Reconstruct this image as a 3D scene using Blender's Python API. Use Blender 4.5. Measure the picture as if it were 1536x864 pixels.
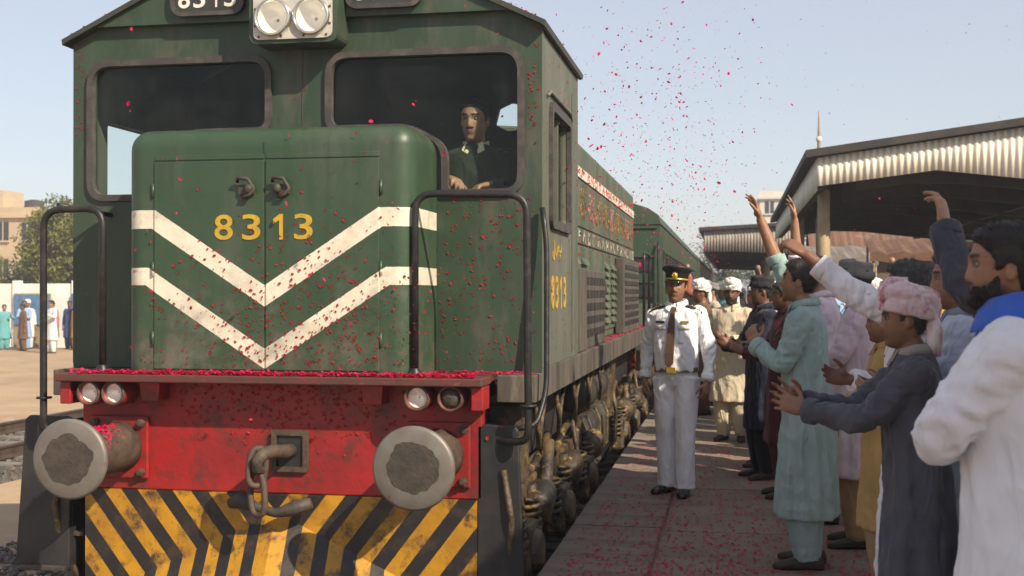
import bpy, bmesh, math, random
import numpy as np
from mathutils import Vector, Matrix, noise as mnoise
R = math.radians
random.seed(7); rng = np.random.default_rng(7)
for o in list(bpy.data.objects): bpy.data.objects.remove(o)
SC = bpy.context.scene; COL = SC.collection

# ---------------------------------------------------------------- camera, sky, sun, exposure
cam_d = bpy.data.cameras.new('camera'); cam = bpy.data.objects.new('camera', cam_d); COL.objects.link(cam)
cam.location = (0, 0, 1.61); cam.rotation_euler = (R(90.25), 0, R(10.39))
cam_d.lens = 42.19; cam_d.sensor_width = 36; cam_d.clip_end = 6000; cam_d.clip_start = .05
cam_d.dof.use_dof = True; cam_d.dof.focus_distance = 7.6; cam_d.dof.aperture_fstop = 4.2
SC.camera = cam
SUN_AZ, SUN_EL = 54, 37          # azimuth from -Y towards +X
sv = Vector((math.sin(R(SUN_AZ))*math.cos(R(SUN_EL)), -math.cos(R(SUN_AZ))*math.cos(R(SUN_EL)), math.sin(R(SUN_EL))))
W = bpy.data.worlds.new('World'); SC.world = W; W.use_nodes = True
wn = W.node_tree.nodes; wl = W.node_tree.links
bg = wn['Background']; sky = wn.new('ShaderNodeTexSky'); sky.sky_type = 'NISHITA'; sky.sun_disc = False
sky.sun_elevation = R(SUN_EL); sky.sun_rotation = math.atan2(sv.x, sv.y)
sky.air_density = 1.0; sky.dust_density = .6; sky.ozone_density = 1.0; sky.altitude = 0
hz_mix = wn.new('ShaderNodeMix'); hz_mix.data_type = 'RGBA'; hz_mix.blend_type = 'ADD'; hz_mix.inputs[0].default_value = 1
hz_mix.inputs[7].default_value = (5.7, 5.55, 5.85, 1)          # pale dust haze, the same in every direction
wl.new(sky.outputs['Color'], hz_mix.inputs[6]); wl.new(hz_mix.outputs[2], bg.inputs['Color']); bg.inputs['Strength'].default_value = .046
sd = bpy.data.lights.new('sun', 'SUN'); sun = bpy.data.objects.new('sun', sd); COL.objects.link(sun)
sd.energy = 4.6; sd.angle = R(.6); sd.color = (1, .87, .68)
sun.rotation_euler = (-sv).to_track_quat('-Z', 'Y').to_euler()
SC.view_settings.view_transform = 'Standard'; SC.view_settings.look = 'None'
SC.view_settings.exposure = .64; SC.view_settings.gamma = 1; SC.view_settings.use_curve_mapping = False

# ---------------------------------------------------------------- materials
MATS = {}
def srgb(h):
    h = h.lstrip('#'); c = [int(h[i:i+2], 16)/255 for i in (0, 2, 4)]
    return tuple(v/12.92 if v <= .04045 else ((v+.055)/1.055)**2.4 for v in c)
def rgba(c): return (c[0], c[1], c[2], 1)
class N:
    def __init__(s, name):
        s.m = bpy.data.materials.new(name); s.m.use_nodes = True; s.t = s.m.node_tree; s.n = s.t.nodes; s.l = s.t.links
        s.b = s.n['Principled BSDF']; s.tc = s.n.new('ShaderNodeTexCoord')
    def add(s, t, **k):
        n = s.n.new(t)
        for a, v in k.items(): setattr(n, a, v)
        return n
    def link(s, a, b): s.l.new(a, b)
    def coord(s, stretch=(1,1,1)):
        if tuple(stretch) == (1,1,1): return s.tc.outputs['Object']
        mp = s.add('ShaderNodeMapping'); mp.inputs['Scale'].default_value = stretch
        s.link(s.tc.outputs['Object'], mp.inputs['Vector']); return mp.outputs['Vector']
    def noise(s, scale, detail=5, rough=.6, stretch=(1,1,1)):
        n = s.add('ShaderNodeTexNoise'); n.inputs['Scale'].default_value = scale; n.inputs['Detail'].default_value = detail
        n.inputs['Roughness'].default_value = rough; s.link(s.coord(stretch), n.inputs['Vector']); return n.outputs['Fac']
    def ramp(s, f, lo, hi):
        r = s.add('ShaderNodeMapRange'); r.inputs[1].default_value = lo; r.inputs[2].default_value = hi
        s.link(f, r.inputs[0]); return r.outputs[0]
    def math(s, op, a, b=None, clamp=False):
        m = s.add('ShaderNodeMath', operation=op); m.use_clamp = clamp
        for i, v in enumerate((a, b)):
            if v is None: continue
            if isinstance(v, (int, float)): m.inputs[i].default_value = v
            else: s.link(v, m.inputs[i])
        return m.outputs[0]
    def mix(s, f, a, b, blend='MIX'):
        m = s.add('ShaderNodeMix', data_type='RGBA', blend_type=blend)
        if isinstance(f, (int, float)): m.inputs[0].default_value = f
        else: s.link(f, m.inputs[0])
        for i, v in ((6, a), (7, b)):
            if isinstance(v, tuple): m.inputs[i].default_value = rgba(v)
            else: s.link(v, m.inputs[i])
        return m.outputs[2]
    def bump(s, h, strength=.3, dist=.01):
        b = s.add('ShaderNodeBump'); b.inputs['Strength'].default_value = strength; b.inputs['Distance'].default_value = dist
        s.link(h, b.inputs['Height']); s.link(b.outputs[0], s.b.inputs['Normal'])
    def color(s, c):
        if isinstance(c, tuple): s.b.inputs['Base Color'].default_value = rgba(c)
        else: s.link(c, s.b.inputs['Base Color'])
def mat(name, base, rough=.6, metal=0, c2=None, sc=5, r2=(.42,.68), c3=None, sc3=14, r3=(.62,.68), bump=0, bsc=60, bd=.01,
        stretch=(1,1,1), spec=.5, var=.25, sheen=0, sss=0):
    if name in MATS: return MATS[name]
    k = N(name); c2 = c2 or tuple(v*(1-var) for v in base)
    c = k.mix(k.ramp(k.noise(sc, 7, .62, stretch), *r2), base, c2)
    if c3: c = k.mix(k.ramp(k.noise(sc3, 6, .7, stretch), *r3), c, c3)
    k.color(c); k.b.inputs['Metallic'].default_value = metal; k.b.inputs['Specular IOR Level'].default_value = spec
    k.link(k.ramp(k.noise(sc*3, 4), .3, .7), k.add('ShaderNodeMapRange').inputs[0])
    rr = k.add('ShaderNodeMapRange'); rr.inputs[3].default_value = max(.03, rough-.12); rr.inputs[4].default_value = min(1, rough+.14)
    k.link(k.noise(sc*2.3, 5), rr.inputs[0]); k.link(rr.outputs[0], k.b.inputs['Roughness'])
    if bump: k.bump(k.noise(bsc, 5, .6, stretch), bump, bd)
    if sheen: k.b.inputs['Sheen Weight'].default_value = sheen
    if sss: k.b.inputs['Subsurface Weight'].default_value = sss; k.b.inputs['Subsurface Radius'].default_value = (.012,.004,.002)
    MATS[name] = k.m; return k.m

def nose_paint():
    """green paint with two cream chevrons, in the locomotive's own coordinates (origin on its centre line)"""
    k = N('nose_paint'); sx = k.add('ShaderNodeSeparateXYZ'); k.link(k.tc.outputs['Object'], sx.inputs[0])
    a = k.math('ABSOLUTE', sx.outputs[0]); z = k.math('ADD', sx.outputs[2], -.40)
    wob = k.math('MULTIPLY', k.math('SUBTRACT', k.noise(55, 3), .5), .006); z = k.math('ADD', z, wob)
    def band(t0, tm, b0, bm):
        top = k.math('ADD', k.math('MULTIPLY', k.math('MINIMUM', a, tm), .65), t0)
        bot = k.math('ADD', k.math('MULTIPLY', k.math('MINIMUM', a, bm), .65), b0)
        return k.math('MULTIPLY', k.math('LESS_THAN', z, top), k.math('GREATER_THAN', z, bot))
    m = k.math('MAXIMUM', band(1.655, .667, 1.534, .69), band(1.296, .709, 1.182, .73))
    worn = k.ramp(k.noise(9, 8, .72), .70, .62)
    m = k.math('MULTIPLY', m, k.math('MAXIMUM', worn, .45))
    green = k.mix(k.ramp(k.noise(2.2, 6, .6), .35, .72), (.025,.056,.027), (.038,.070,.038))
    green = k.mix(k.ramp(k.noise(3.1, 9, .75, (1,1,.30)), .50, .74), green, (.072,.082,.060))
    green = k.mix(k.ramp(k.noise(9, 9, .8, (1,1,.07)), .56, .76), green, (.020,.030,.020))
    green = k.mix(k.ramp(k.noise(70, 4, .7, (1,1,.2)), .70, .74), green, (.105,.110,.085))
    cream = k.mix(k.ramp(k.noise(7, 8, .7), .45, .75), (.72,.66,.53), (.46,.40,.31))
    c = k.mix(m, green, cream)
    c = k.mix(k.ramp(k.noise(26, 6, .75), .70, .735), c, (.16,.055,.018))
    low = k.ramp(z, 1.55, 1.18)
    c = k.mix(k.math('MULTIPLY', low, k.ramp(k.noise(5, 7, .7), .45, .7)), c, (.13,.10,.075))
    pw = k.math('MULTIPLY', k.ramp(k.noise(2.6, 8, .72), .50, .72), k.ramp(z, 1.95, 1.45)); c = k.mix(k.math('MULTIPLY', pw, .55), c, (.20,.17,.165))
    c = k.mix(k.math('MULTIPLY', k.ramp(k.noise(4.2, 9, .78, (.6,1,1.6)), .60, .70), .75), c, (.022,.026,.020))
    k.color(c); k.b.inputs['Roughness'].default_value = .36
    rr = k.add('ShaderNodeMapRange'); rr.inputs[3].default_value = .27; rr.inputs[4].default_value = .58
    k.link(k.noise(6, 6), rr.inputs[0]); k.link(rr.outputs[0], k.b.inputs['Roughness'])
    k.bump(k.noise(3.5, 5, .55), .22, .025)
    return k.m
def stripe_paint():
    """black and yellow hazard stripes; u runs across the stripes (UV map)"""
    k = N('stripe_paint'); sx = k.add('ShaderNodeSeparateXYZ'); k.link(k.tc.outputs['UV'], sx.inputs[0])
    u = k.math('ADD', sx.outputs[0], k.math('MULTIPLY', k.math('SUBTRACT', k.noise(30, 3), .5), .03))
    f = k.math('LESS_THAN', k.math('FRACT', u), .52)
    ye = k.mix(k.ramp(k.noise(4, 8, .7), .40, .66), (.50,.245,.010), (.32,.15,.012))
    c = k.mix(f, (.016,.014,.015), ye)
    c = k.mix(k.ramp(k.noise(5.5, 9, .74), .50, .63), c, (.052,.033,.022))
    c = k.mix(k.ramp(k.noise(40, 5, .7), .66, .7), c, (.03,.014,.008))
    k.color(c); k.b.inputs['Roughness'].default_value = .5; k.bump(k.noise(24, 6), .25, .01); return k.m
def attr_skin():
    k = N('skin'); a = k.add('ShaderNodeAttribute'); a.attribute_name = 'tone'
    c = k.mix(k.ramp(k.noise(30, 5), .35, .75), a.outputs['Color'], (.8,.7,.66), 'MULTIPLY')
    k.color(c); k.b.inputs['Roughness'].default_value = .48; k.b.inputs['Subsurface Weight'].default_value = .12
    k.b.inputs['Subsurface Radius'].default_value = (.010,.004,.002); k.bump(k.noise(260, 3), .12, .002); return k.m
def glass_mat(name, tint=(.9,.96,.95), alpha=.14, rough=.03, dirt=.10):
    k = N(name); k.color(tint); k.b.inputs['Roughness'].default_value = rough; k.b.inputs['Alpha'].default_value = alpha
    k.b.inputs['IOR'].default_value = 1.5
    d = k.ramp(k.noise(4, 7, .7), .42, .8); k.link(k.math('ADD', k.math('MULTIPLY', d, dirt), alpha), k.b.inputs['Alpha']); return k.m
def pane_mat(name, dirt=.03):
    """clear window glass: transparent with Fresnel reflections and a thin film of dust"""
    k = N(name); tr = k.add('ShaderNodeBsdfTransparent'); tr.inputs[0].default_value = (.90,.94,.92,1); gl = k.add('ShaderNodeBsdfGlossy'); gl.inputs['Roughness'].default_value = .02
    fr = k.add('ShaderNodeFresnel'); fr.inputs['IOR'].default_value = 1.5; m1 = k.add('ShaderNodeMixShader'); k.link(k.math('MULTIPLY', fr.outputs[0], .30), m1.inputs[0]); k.link(tr.outputs[0], m1.inputs[1]); k.link(gl.outputs[0], m1.inputs[2])
    k.color((.35,.36,.32)); k.b.inputs['Roughness'].default_value = .9; m2 = k.add('ShaderNodeMixShader'); k.link(k.math('MULTIPLY', k.ramp(k.noise(3, 7, .7), .40, .75), dirt), m2.inputs[0]); k.link(m1.outputs[0], m2.inputs[1]); k.link(k.b.outputs[0], m2.inputs[2])
    k.link(m2.outputs[0], k.n['Material Output'].inputs['Surface']); return k.m
def cloth(name, base, c2=None, bump=.25, var=.14, rough=.85, stains=None, sr=(.58,.74)):
    if 'cloth_'+name in MATS: return MATS['cloth_'+name]
    m = mat('cloth_'+name, base, rough, c2=c2, sc=3, var=var, c3=stains, sc3=7, r3=sr, bump=0, stretch=(1,1,.6), spec=.2, sheen=.12)
    k = m.node_tree; n = k.nodes; tc = n['Texture Coordinate']; mp = n.new('ShaderNodeMapping'); mp.inputs['Scale'].default_value = (1,1,.42); k.links.new(tc.outputs['Object'], mp.inputs['Vector'])
    a = n.new('ShaderNodeTexNoise'); a.inputs['Scale'].default_value = 8; a.inputs['Detail'].default_value = 2.5; a.inputs['Distortion'].default_value = 1.6; k.links.new(mp.outputs[0], a.inputs['Vector'])
    w = n.new('ShaderNodeTexNoise'); w.inputs['Scale'].default_value = 420; w.inputs['Detail'].default_value = 1; k.links.new(tc.outputs['Object'], w.inputs['Vector'])
    b1 = n.new('ShaderNodeBump'); b1.inputs['Strength'].default_value = bump*1.8; b1.inputs['Distance'].default_value = .03; k.links.new(a.outputs['Fac'], b1.inputs['Height'])
    b2 = n.new('ShaderNodeBump'); b2.inputs['Strength'].default_value = .10; b2.inputs['Distance'].default_value = .002; k.links.new(w.outputs['Fac'], b2.inputs['Height']); k.links.new(b1.outputs[0], b2.inputs['Normal'])
    cr = n.new('ShaderNodeTexNoise'); cr.inputs['Scale'].default_value = 5.5; cr.inputs['Detail'].default_value = 1.5; cr.inputs['Distortion'].default_value = 2.2; k.links.new(mp.outputs[0], cr.inputs['Vector'])
    sb = n.new('ShaderNodeMath'); sb.operation = 'SUBTRACT'; sb.inputs[1].default_value = .5; k.links.new(cr.outputs['Fac'], sb.inputs[0]); ab = n.new('ShaderNodeMath'); ab.operation = 'ABSOLUTE'; k.links.new(sb.outputs[0], ab.inputs[0])
    b3 = n.new('ShaderNodeBump'); b3.inputs['Strength'].default_value = .55; b3.inputs['Distance'].default_value = .05; b3.invert = True; k.links.new(ab.outputs[0], b3.inputs['Height']); k.links.new(b2.outputs[0], b3.inputs['Normal'])
    k.links.new(b3.outputs[0], n['Principled BSDF'].inputs['Normal']); return m

# ---------------------------------------------------------------- mesh building
class B:
    def __init__(s): s.v = []; s.f = []; s.sm = []; s.uv = None
    def add(s, vs, fs, smooth=False):
        o = len(s.v); s.v.extend([tuple(p) for p in vs]); s.f.extend([tuple(i+o for i in f) for f in fs]); s.sm.extend([smooth]*len(fs)); return s
    def box(s, x0, x1, y0, y1, z0, z1, m=None):
        vs = [Vector((x, y, z)) for z in (z0, z1) for y in (y0, y1) for x in (x0, x1)]
        if m is not None: vs = [m @ p for p in vs]
        return s.add(vs, [(0,2,3,1),(4,5,7,6),(0,1,5,4),(2,6,7,3),(0,4,6,2),(1,3,7,5)])
    def poly(s, pts): return s.add(pts, [tuple(range(len(pts)))])
    def tube(s, path, rad, n=10, caps=True, smooth=True, mod=None):
        P = [Vector(p) for p in path]; k = len(P)
        rad = [rad]*k if isinstance(rad, (int, float)) else rad
        T = []
        for i in range(k):
            a = P[max(i-1, 0)]; b = P[min(i+1, k-1)]; t = (b-a)
            T.append(t.normalized() if t.length > 1e-9 else Vector((0,0,1)))
        ref = Vector((0,0,1)) if abs(T[0].z) < .9 else Vector((0,1,0))
        u = T[0].cross(ref).normalized(); vs = []
        for i in range(k):
            u = (u - T[i]*u.dot(T[i])).normalized(); w = T[i].cross(u)
            for j in range(n):
                th = 2*math.pi*j/n; r = rad[i]*(mod(i/(k-1), th) if mod else 1)
                vs.append(P[i] + (u*math.cos(th) + w*math.sin(th))*r)
        fs = [(i*n+j, i*n+(j+1) % n, (i+1)*n+(j+1) % n, (i+1)*n+j) for i in range(k-1) for j in range(n)]
        s.add(vs, fs, smooth)
        if caps:
            o = len(s.v)-len(vs); s.f.append(tuple(o+j for j in reversed(range(n)))); s.f.append(tuple(o+(k-1)*n+j for j in range(n))); s.sm += [False, False]
        return s
    def cyl(s, p0, p1, r0, r1=None, n=16, smooth=True): return s.tube([p0, p1], [r0, r0 if r1 is None else r1], n, True, smooth)
    def lathe(s, prof, org, axis=(0,0,1), n=32, smooth=True):
        """prof: list of (distance along axis, radius)"""
        A = Vector(axis).normalized(); ref = Vector((0,0,1)) if abs(A.z) < .9 else Vector((1,0,0)); u = A.cross(ref).normalized(); w = A.cross(u); O = Vector(org)
        vs = []
        for t, r in prof:
            for j in range(n):
                th = 2*math.pi*j/n; vs.append(O + A*t + (u*math.cos(th)+w*math.sin(th))*max(r, 1e-5))
        fs = [(i*n+j, (i+1)*n+j, (i+1)*n+(j+1) % n, i*n+(j+1) % n) for i in range(len(prof)-1) for j in range(n)]
        return s.add(vs, fs, smooth)
    def loft(s, rings, smooth=True, caps=True):
        n = len(rings[0]); vs = [p for r in rings for p in r]; k = len(rings)
        fs = [(i*n+j, i*n+(j+1) % n, (i+1)*n+(j+1) % n, (i+1)*n+j) for i in range(k-1) for j in range(n)]
        if caps: fs += [tuple(reversed(range(n))), tuple((k-1)*n+j for j in range(n))]
        return s.add(vs, fs, smooth)
    def ell(s, c, r, m=None, nu=14, nv=9):
        rings = []
        for i in range(nv+1):
            a = math.pi*(i/nv) if 0 < i < nv else (.02 if i == 0 else math.pi-.02)
            rr = []
            for j in range(nu):
                th = 2*math.pi*j/nu; p = Vector((r[0]*math.sin(a)*math.cos(th), r[1]*math.sin(a)*math.sin(th), -r[2]*math.cos(a)))
                rr.append((m @ p if m is not None else p) + Vector(c))
            rings.append(rr)
        return s.loft(rings)
    def prism(s, pts, ext):
        """pts: planar polygon, ext: extrusion vector"""
        P = [Vector(p) for p in pts]; E = Vector(ext); n = len(P)
        return s.add(P+[p+E for p in P], [tuple(range(n)), tuple(n+j for j in reversed(range(n)))]+[(j, n+j, n+(j+1) % n, (j+1) % n) for j in range(n)])
    def mesh(s, name, off=(0,0,0), fix=True):
        me = bpy.data.meshes.new(name); V = np.array(s.v, dtype=float).reshape(-1, 3) - np.array(off, dtype=float)
        me.from_pydata(V.tolist(), [], s.f); me.polygons.foreach_set('use_smooth', s.sm)
        if s.uv is not None:
            l = me.uv_layers.new(name='UVMap')
            for i, lp in enumerate(me.loops): l.data[i].uv = s.uv[lp.vertex_index]
        if fix:
            bm = bmesh.new(); bm.from_mesh(me); bmesh.ops.recalc_face_normals(bm, faces=bm.faces); bm.to_mesh(me); bm.free()
        me.update(); return me
    def build(s, name, m, parent=None, bevel=0, seg=2, fix=True, loc=None):
        off = origin(parent) if parent is not None else Vector(loc or (0,0,0))
        me = s.mesh(name, off, fix); o = link(name, me, m, parent)
        if parent is None: o.location = off
        if bevel:
            b = o.modifiers.new('bevel', 'BEVEL'); b.width = bevel; b.segments = seg; b.limit_method = 'ANGLE'; b.angle_limit = R(35); b.harden_normals = False
        return o
ORG = {}
def origin(o):
    while o.parent is not None: o = o.parent
    return ORG.get(o.name, Vector((0,0,0)))
def link(name, data, m=None, parent=None):
    o = bpy.data.objects.new(name, data); COL.objects.link(o)
    if m is not None and data is not None and not len(data.materials): data.materials.append(m)
    if parent is not None: o.parent = parent
    return o
def tag(o, label=None, cat=None, group=None, kind=None):
    for k, v in (('label', label), ('category', cat), ('group', group), ('kind', kind)):
        if v: o[k] = v
    return o
def thing(name, label, cat, loc=(0,0,0), rz=0, group=None):
    o = bpy.data.objects.new(name, None); COL.objects.link(o); o.location = loc; o.rotation_euler = (0,0,rz); o.empty_display_size = .1
    tag(o, label, cat, group); ORG[o.name] = Vector(loc); return o
def piece(name, me, parent, loc, rot=(0,0,0), m=None, scale=(1,1,1)):
    """an object that shares mesh data; loc in the parent's own coordinates"""
    o = link(name, me, m, parent); o.location = loc; o.rotation_euler = rot; o.scale = scale; return o
def rrect(x0, x1, y0, y1, r, n=6):
    pts = []
    for cx, cy, a0 in ((x1-r, y0+r, -90), (x1-r, y1-r, 0), (x0+r, y1-r, 90), (x0+r, y0+r, 180)):
        for i in range(n+1):
            a = R(a0+90*i/n); pts.append((cx+r*math.cos(a), cy+r*math.sin(a)))
    return pts
def round_poly(pts, rs, n=6):
    out = []; k = len(pts)
    for i in range(k):
        p = Vector(pts[i]); a = Vector(pts[i-1]); b = Vector(pts[(i+1) % k]); r = rs[i] if not isinstance(rs, (int, float)) else rs
        if r <= 0: out.append((p.x, p.y)); continue
        d1 = (a-p).normalized(); d2 = (b-p).normalized(); t = r
        q0 = p+d1*t; q1 = p+d2*t
        for j in range(n+1):
            u = j/n; q = q0*(1-u)**2 + p*2*u*(1-u) + q1*u*u; out.append((q.x, q.y))
    return out
def plate_mesh(outer, holes, th):
    """flat plate with holes in its own XY, extruded th along +-Z/2; returns verts, faces"""
    cu = bpy.data.curves.new('c', 'CURVE'); cu.dimensions = '2D'; cu.fill_mode = 'BOTH'; cu.extrude = th/2
    for pts in [outer]+holes:
        sp = cu.splines.new('POLY'); sp.points.add(len(pts)-1)
        for i, p in enumerate(pts): sp.points[i].co = (p[0], p[1], 0, 1)
        sp.use_cyclic_u = True
    o = bpy.data.objects.new('c', cu); COL.objects.link(o); dg = bpy.context.evaluated_depsgraph_get()
    me = bpy.data.meshes.new_from_object(o.evaluated_get(dg)); bpy.data.objects.remove(o); bpy.data.curves.remove(cu)
    vs = [v.co.copy() for v in me.vertices]; fs = [tuple(p.vertices) for p in me.polygons]; bpy.data.meshes.remove(me); return vs, fs
def plate(b, outer, holes, th, kind, at):
    """kind 'y': local x->X, y->Z at Y=at ; kind 'x': local x->Y, y->Z at X=at"""
    vs, fs = plate_mesh(outer, holes, th)
    if kind == 'y': vs = [Vector((p.x, at+p.z, p.y)) for p in vs]
    else: vs = [Vector((at+p.z, p.x, p.y)) for p in vs]
    return b.add(vs, fs)
_txt = {}
def text_geo(s, size, depth, bold=0.0, res=4):
    cu = bpy.data.curves.new('t', 'FONT'); cu.body = s; cu.size = size; cu.extrude = depth; cu.offset = bold; cu.align_x = 'CENTER'; cu.align_y = 'CENTER'; cu.resolution_u = res
    o = bpy.data.objects.new('t', cu); COL.objects.link(o); dg = bpy.context.evaluated_depsgraph_get()
    me = bpy.data.meshes.new_from_object(o.evaluated_get(dg)); bpy.data.objects.remove(o); bpy.data.curves.remove(cu)
    vs = np.array([v.co for v in me.vertices]).reshape(-1, 3); fs = [tuple(p.vertices) for p in me.polygons]; bpy.data.meshes.remove(me)
    if len(vs):
        c = (vs.max(0)+vs.min(0))/2; vs = vs - np.array([c[0], c[1], 0])
    return vs, fs
def letter(b, s, w, h, depth, kind, at, c, bold=0.0):
    if s == '1':
        pts = [(.12,-.5),(.5,-.5),(.5,.5),(.16,.5),(-.5,.30),(-.5,.10),(.12,.26)]
        P = [(c[0]+u*w, c[1]+v*h) for u, v in pts]
        return b.prism([(u, at-depth, v) for u, v in P], (0, 2*depth, 0)) if kind == 'y' else b.prism([(at-depth, u, v) for u, v in P], (2*depth, 0, 0))
    """one glyph stretched to w x h, centred at c (in-plane pair)"""
    vs, fs = text_geo(s, 1, .001, bold)
    if not len(vs): return b
    ex = vs.max(0)-vs.min(0); k = np.array([w/ex[0], h/ex[1], depth/.001])
    vs = vs*k
    if kind == 'y': P = [Vector((c[0]+p[0], at-p[2], c[1]+p[1])) for p in vs]
    else: P = [Vector((at+p[2], c[0]+p[0], c[1]+p[1])) for p in vs]
    return b.add(P, fs)
# ---------------------------------------------------------------- palette
M_NOSE = nose_paint(); M_STRIPE = stripe_paint(); M_SKIN = attr_skin()
M_GREEN = mat('green_paint', (.022,.046,.025), .5, c2=(.042,.066,.042), sc=2.2, c3=(.080,.078,.056), sc3=6, r3=(.50,.72), bump=.12, bsc=4, bd=.02, stretch=(1,1,.3))
M_SIDE = mat('dusty_green_paint', (.060,.085,.058), .62, c2=(.135,.130,.100), sc=2.4, r2=(.36,.66), c3=(.10,.060,.035), sc3=9, r3=(.60,.72), stretch=(1,1,.25), bump=.15, bsc=6, bd=.015)
M_HOOD = mat('hood_paint', (.045,.075,.045), .6, c2=(.13,.125,.085), sc=3, r2=(.40,.7), c3=(.16,.09,.045), sc3=12, r3=(.58,.7), stretch=(1,1,.3), bump=.15, bsc=8, bd=.015)
M_RED = mat('red_paint', (.32,.012,.013), .5, c2=(.20,.011,.011), sc=3, c3=(.060,.026,.020), sc3=5, r3=(.48,.68), bump=.3, bsc=18, bd=.012)
M_LIP = mat('lip_paint', (.115,.030,.024), .65, c2=(.06,.035,.028), sc=6, c3=(.20,.05,.03), sc3=20, bump=.25, bsc=30)
M_BLACK = mat('black_steel', (.016,.016,.018), .52, c2=(.045,.040,.034), sc=4, r2=(.45,.75), c3=(.11,.075,.05), sc3=22, r3=(.66,.72), bump=.2, bsc=30)
M_RAIL = mat('handrail_steel', (.024,.024,.025), .42, metal=.35, c2=(.07,.055,.045), sc=14, r2=(.5,.75), bump=.15, bsc=60, bd=.004)
M_SILL = mat('sill_paint', (.105,.090,.070), .75, c2=(.04,.034,.028), sc=4, r2=(.4,.62), c3=(.20,.17,.13), sc3=9, r3=(.58,.75), stretch=(1,1.6,.25), bump=.25, bsc=16)
M_GRIME = mat('oily_grime', (.11,.072,.032), .5, c2=(.016,.013,.011), sc=6, r2=(.40,.6), c3=(.34,.21,.07), sc3=8, r3=(.57,.68), bump=.6, bsc=26, bd=.02)
M_GRIME2 = mat('tank_grime', (.075,.062,.045), .62, c2=(.02,.017,.014), sc=4, r2=(.38,.6), c3=(.17,.13,.08), sc3=7, r3=(.58,.72), bump=.4, bsc=20, bd=.02, stretch=(1,1,.5))
M_STEEL = mat('buffer_steel', (.19,.175,.155), .5, metal=.3, c2=(.15,.125,.105), sc=7, c3=(.20,.06,.045), sc3=8, r3=(.60,.68), bump=.2, bsc=50, bd=.004)
M_GREASE = mat('dark_grease', (.040,.034,.028), .6, c2=(.075,.055,.04), sc=10, c3=(.02,.016,.014), sc3=20, bump=.5, bsc=40)
M_RUST = mat('rusty_iron', (.10,.068,.048), .68, metal=.2, c2=(.045,.035,.03), sc=12, c3=(.20,.09,.05), sc3=20, bump=.5, bsc=45)
M_SEAL = mat('rubber_seal', (.045,.040,.038), .6, c2=(.10,.085,.075), sc=12, r2=(.45,.75), bump=.15, bsc=50)
M_LAMPPLATE = mat('lamp_plate', (.52,.50,.46), .45, c2=(.38,.33,.28), sc=8, c3=(.20,.12,.08), sc3=30, r3=(.64,.7), bump=.1)
M_CHROME = mat('lamp_chrome', (.75,.72,.66), .18, metal=.95, var=.2, sc=10)
M_REFL = mat('lamp_reflector', (.86,.83,.75), .22, metal=.12, var=.1, sc=6)
M_LENS = glass_mat('lamp_glass', (.95,.95,.92), .10, .03)
M_GLASS = pane_mat('cab_glass', .022)
M_YNUM = mat('yellow_number_paint', (.52,.33,.025), .5, c2=(.40,.24,.02), sc=18, c3=(.12,.12,.04), sc3=30, r3=(.66,.72))
M_WNUM = mat('cream_number_paint', (.72,.68,.58), .5, var=.15)
M_CREAM = mat('cream_band_paint', (.68,.62,.53), .6, c2=(.50,.44,.37), sc=5, c3=(.40,.10,.09), sc3=11, r3=(.60,.72))
M_REDLET = mat('red_letter_paint', (.46,.10,.08), .6, c2=(.56,.34,.28), sc=5, r2=(.42,.6))
M_ORANGE = mat('orange_script_paint', (.46,.23,.03), .6, c2=(.16,.11,.05), sc=4, r2=(.42,.6))
M_FADED = mat('faded_letter_paint', (.44,.41,.34), .7, c2=(.16,.16,.12), sc=4, r2=(.45,.62))
M_BOARD = mat('number_board_black', (.035,.038,.035), .5, var=.3)
M_CABIN = mat('cab_interior_paint', (.032,.050,.042), .6, c2=(.02,.032,.027), sc=3)
M_ROOFDK = mat('roof_dark_green', (.028,.036,.026), .6, c2=(.055,.048,.036), sc=4)
M_COACH = mat('coach_green', (.026,.060,.031), .5, c2=(.048,.064,.040), sc=1.6, c3=(.13,.10,.06), sc3=6, r3=(.60,.74), bump=.1, bsc=4, bd=.02)
M_DARKGLASS = mat('dark_window_glass', (.020,.024,.024), .12, var=.3, sc=2)
def petal_mat(name, a, b):
    k = N(name); c = k.mix(k.ramp(k.noise(45, 3), .42, .58), a, b); k.color(c); k.b.inputs['Roughness'].default_value = .6; k.b.inputs['Specular IOR Level'].default_value = .25
    tr = k.add('ShaderNodeBsdfTranslucent'); k.link(c, tr.inputs['Color']); mx = k.add('ShaderNodeMixShader'); mx.inputs[0].default_value = .42
    k.link(k.b.outputs[0], mx.inputs[1]); k.link(tr.outputs[0], mx.inputs[2]); k.link(mx.outputs[0], k.n['Material Output'].inputs['Surface']); return k.m
M_PETAL = petal_mat('rose_petal', (.74,.020,.150), (.60,.010,.050)); M_PETAL2 = petal_mat('dull_rose_petal', (.50,.020,.050), (.34,.045,.018))

# ---------------------------------------------------------------- the locomotive
C = -2.6
LOCO = thing('diesel_locomotive', 'green diesel locomotive with cream chevrons, red buffer beam and hazard-striped plough', 'locomotive', (C, 6.4, -.40))
L = LOCO
def lb(name, m, bld, parent=None, bevel=0, seg=2): return bld.build(name, m, parent or LOCO, bevel, seg)
ZF = 1.145
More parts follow.
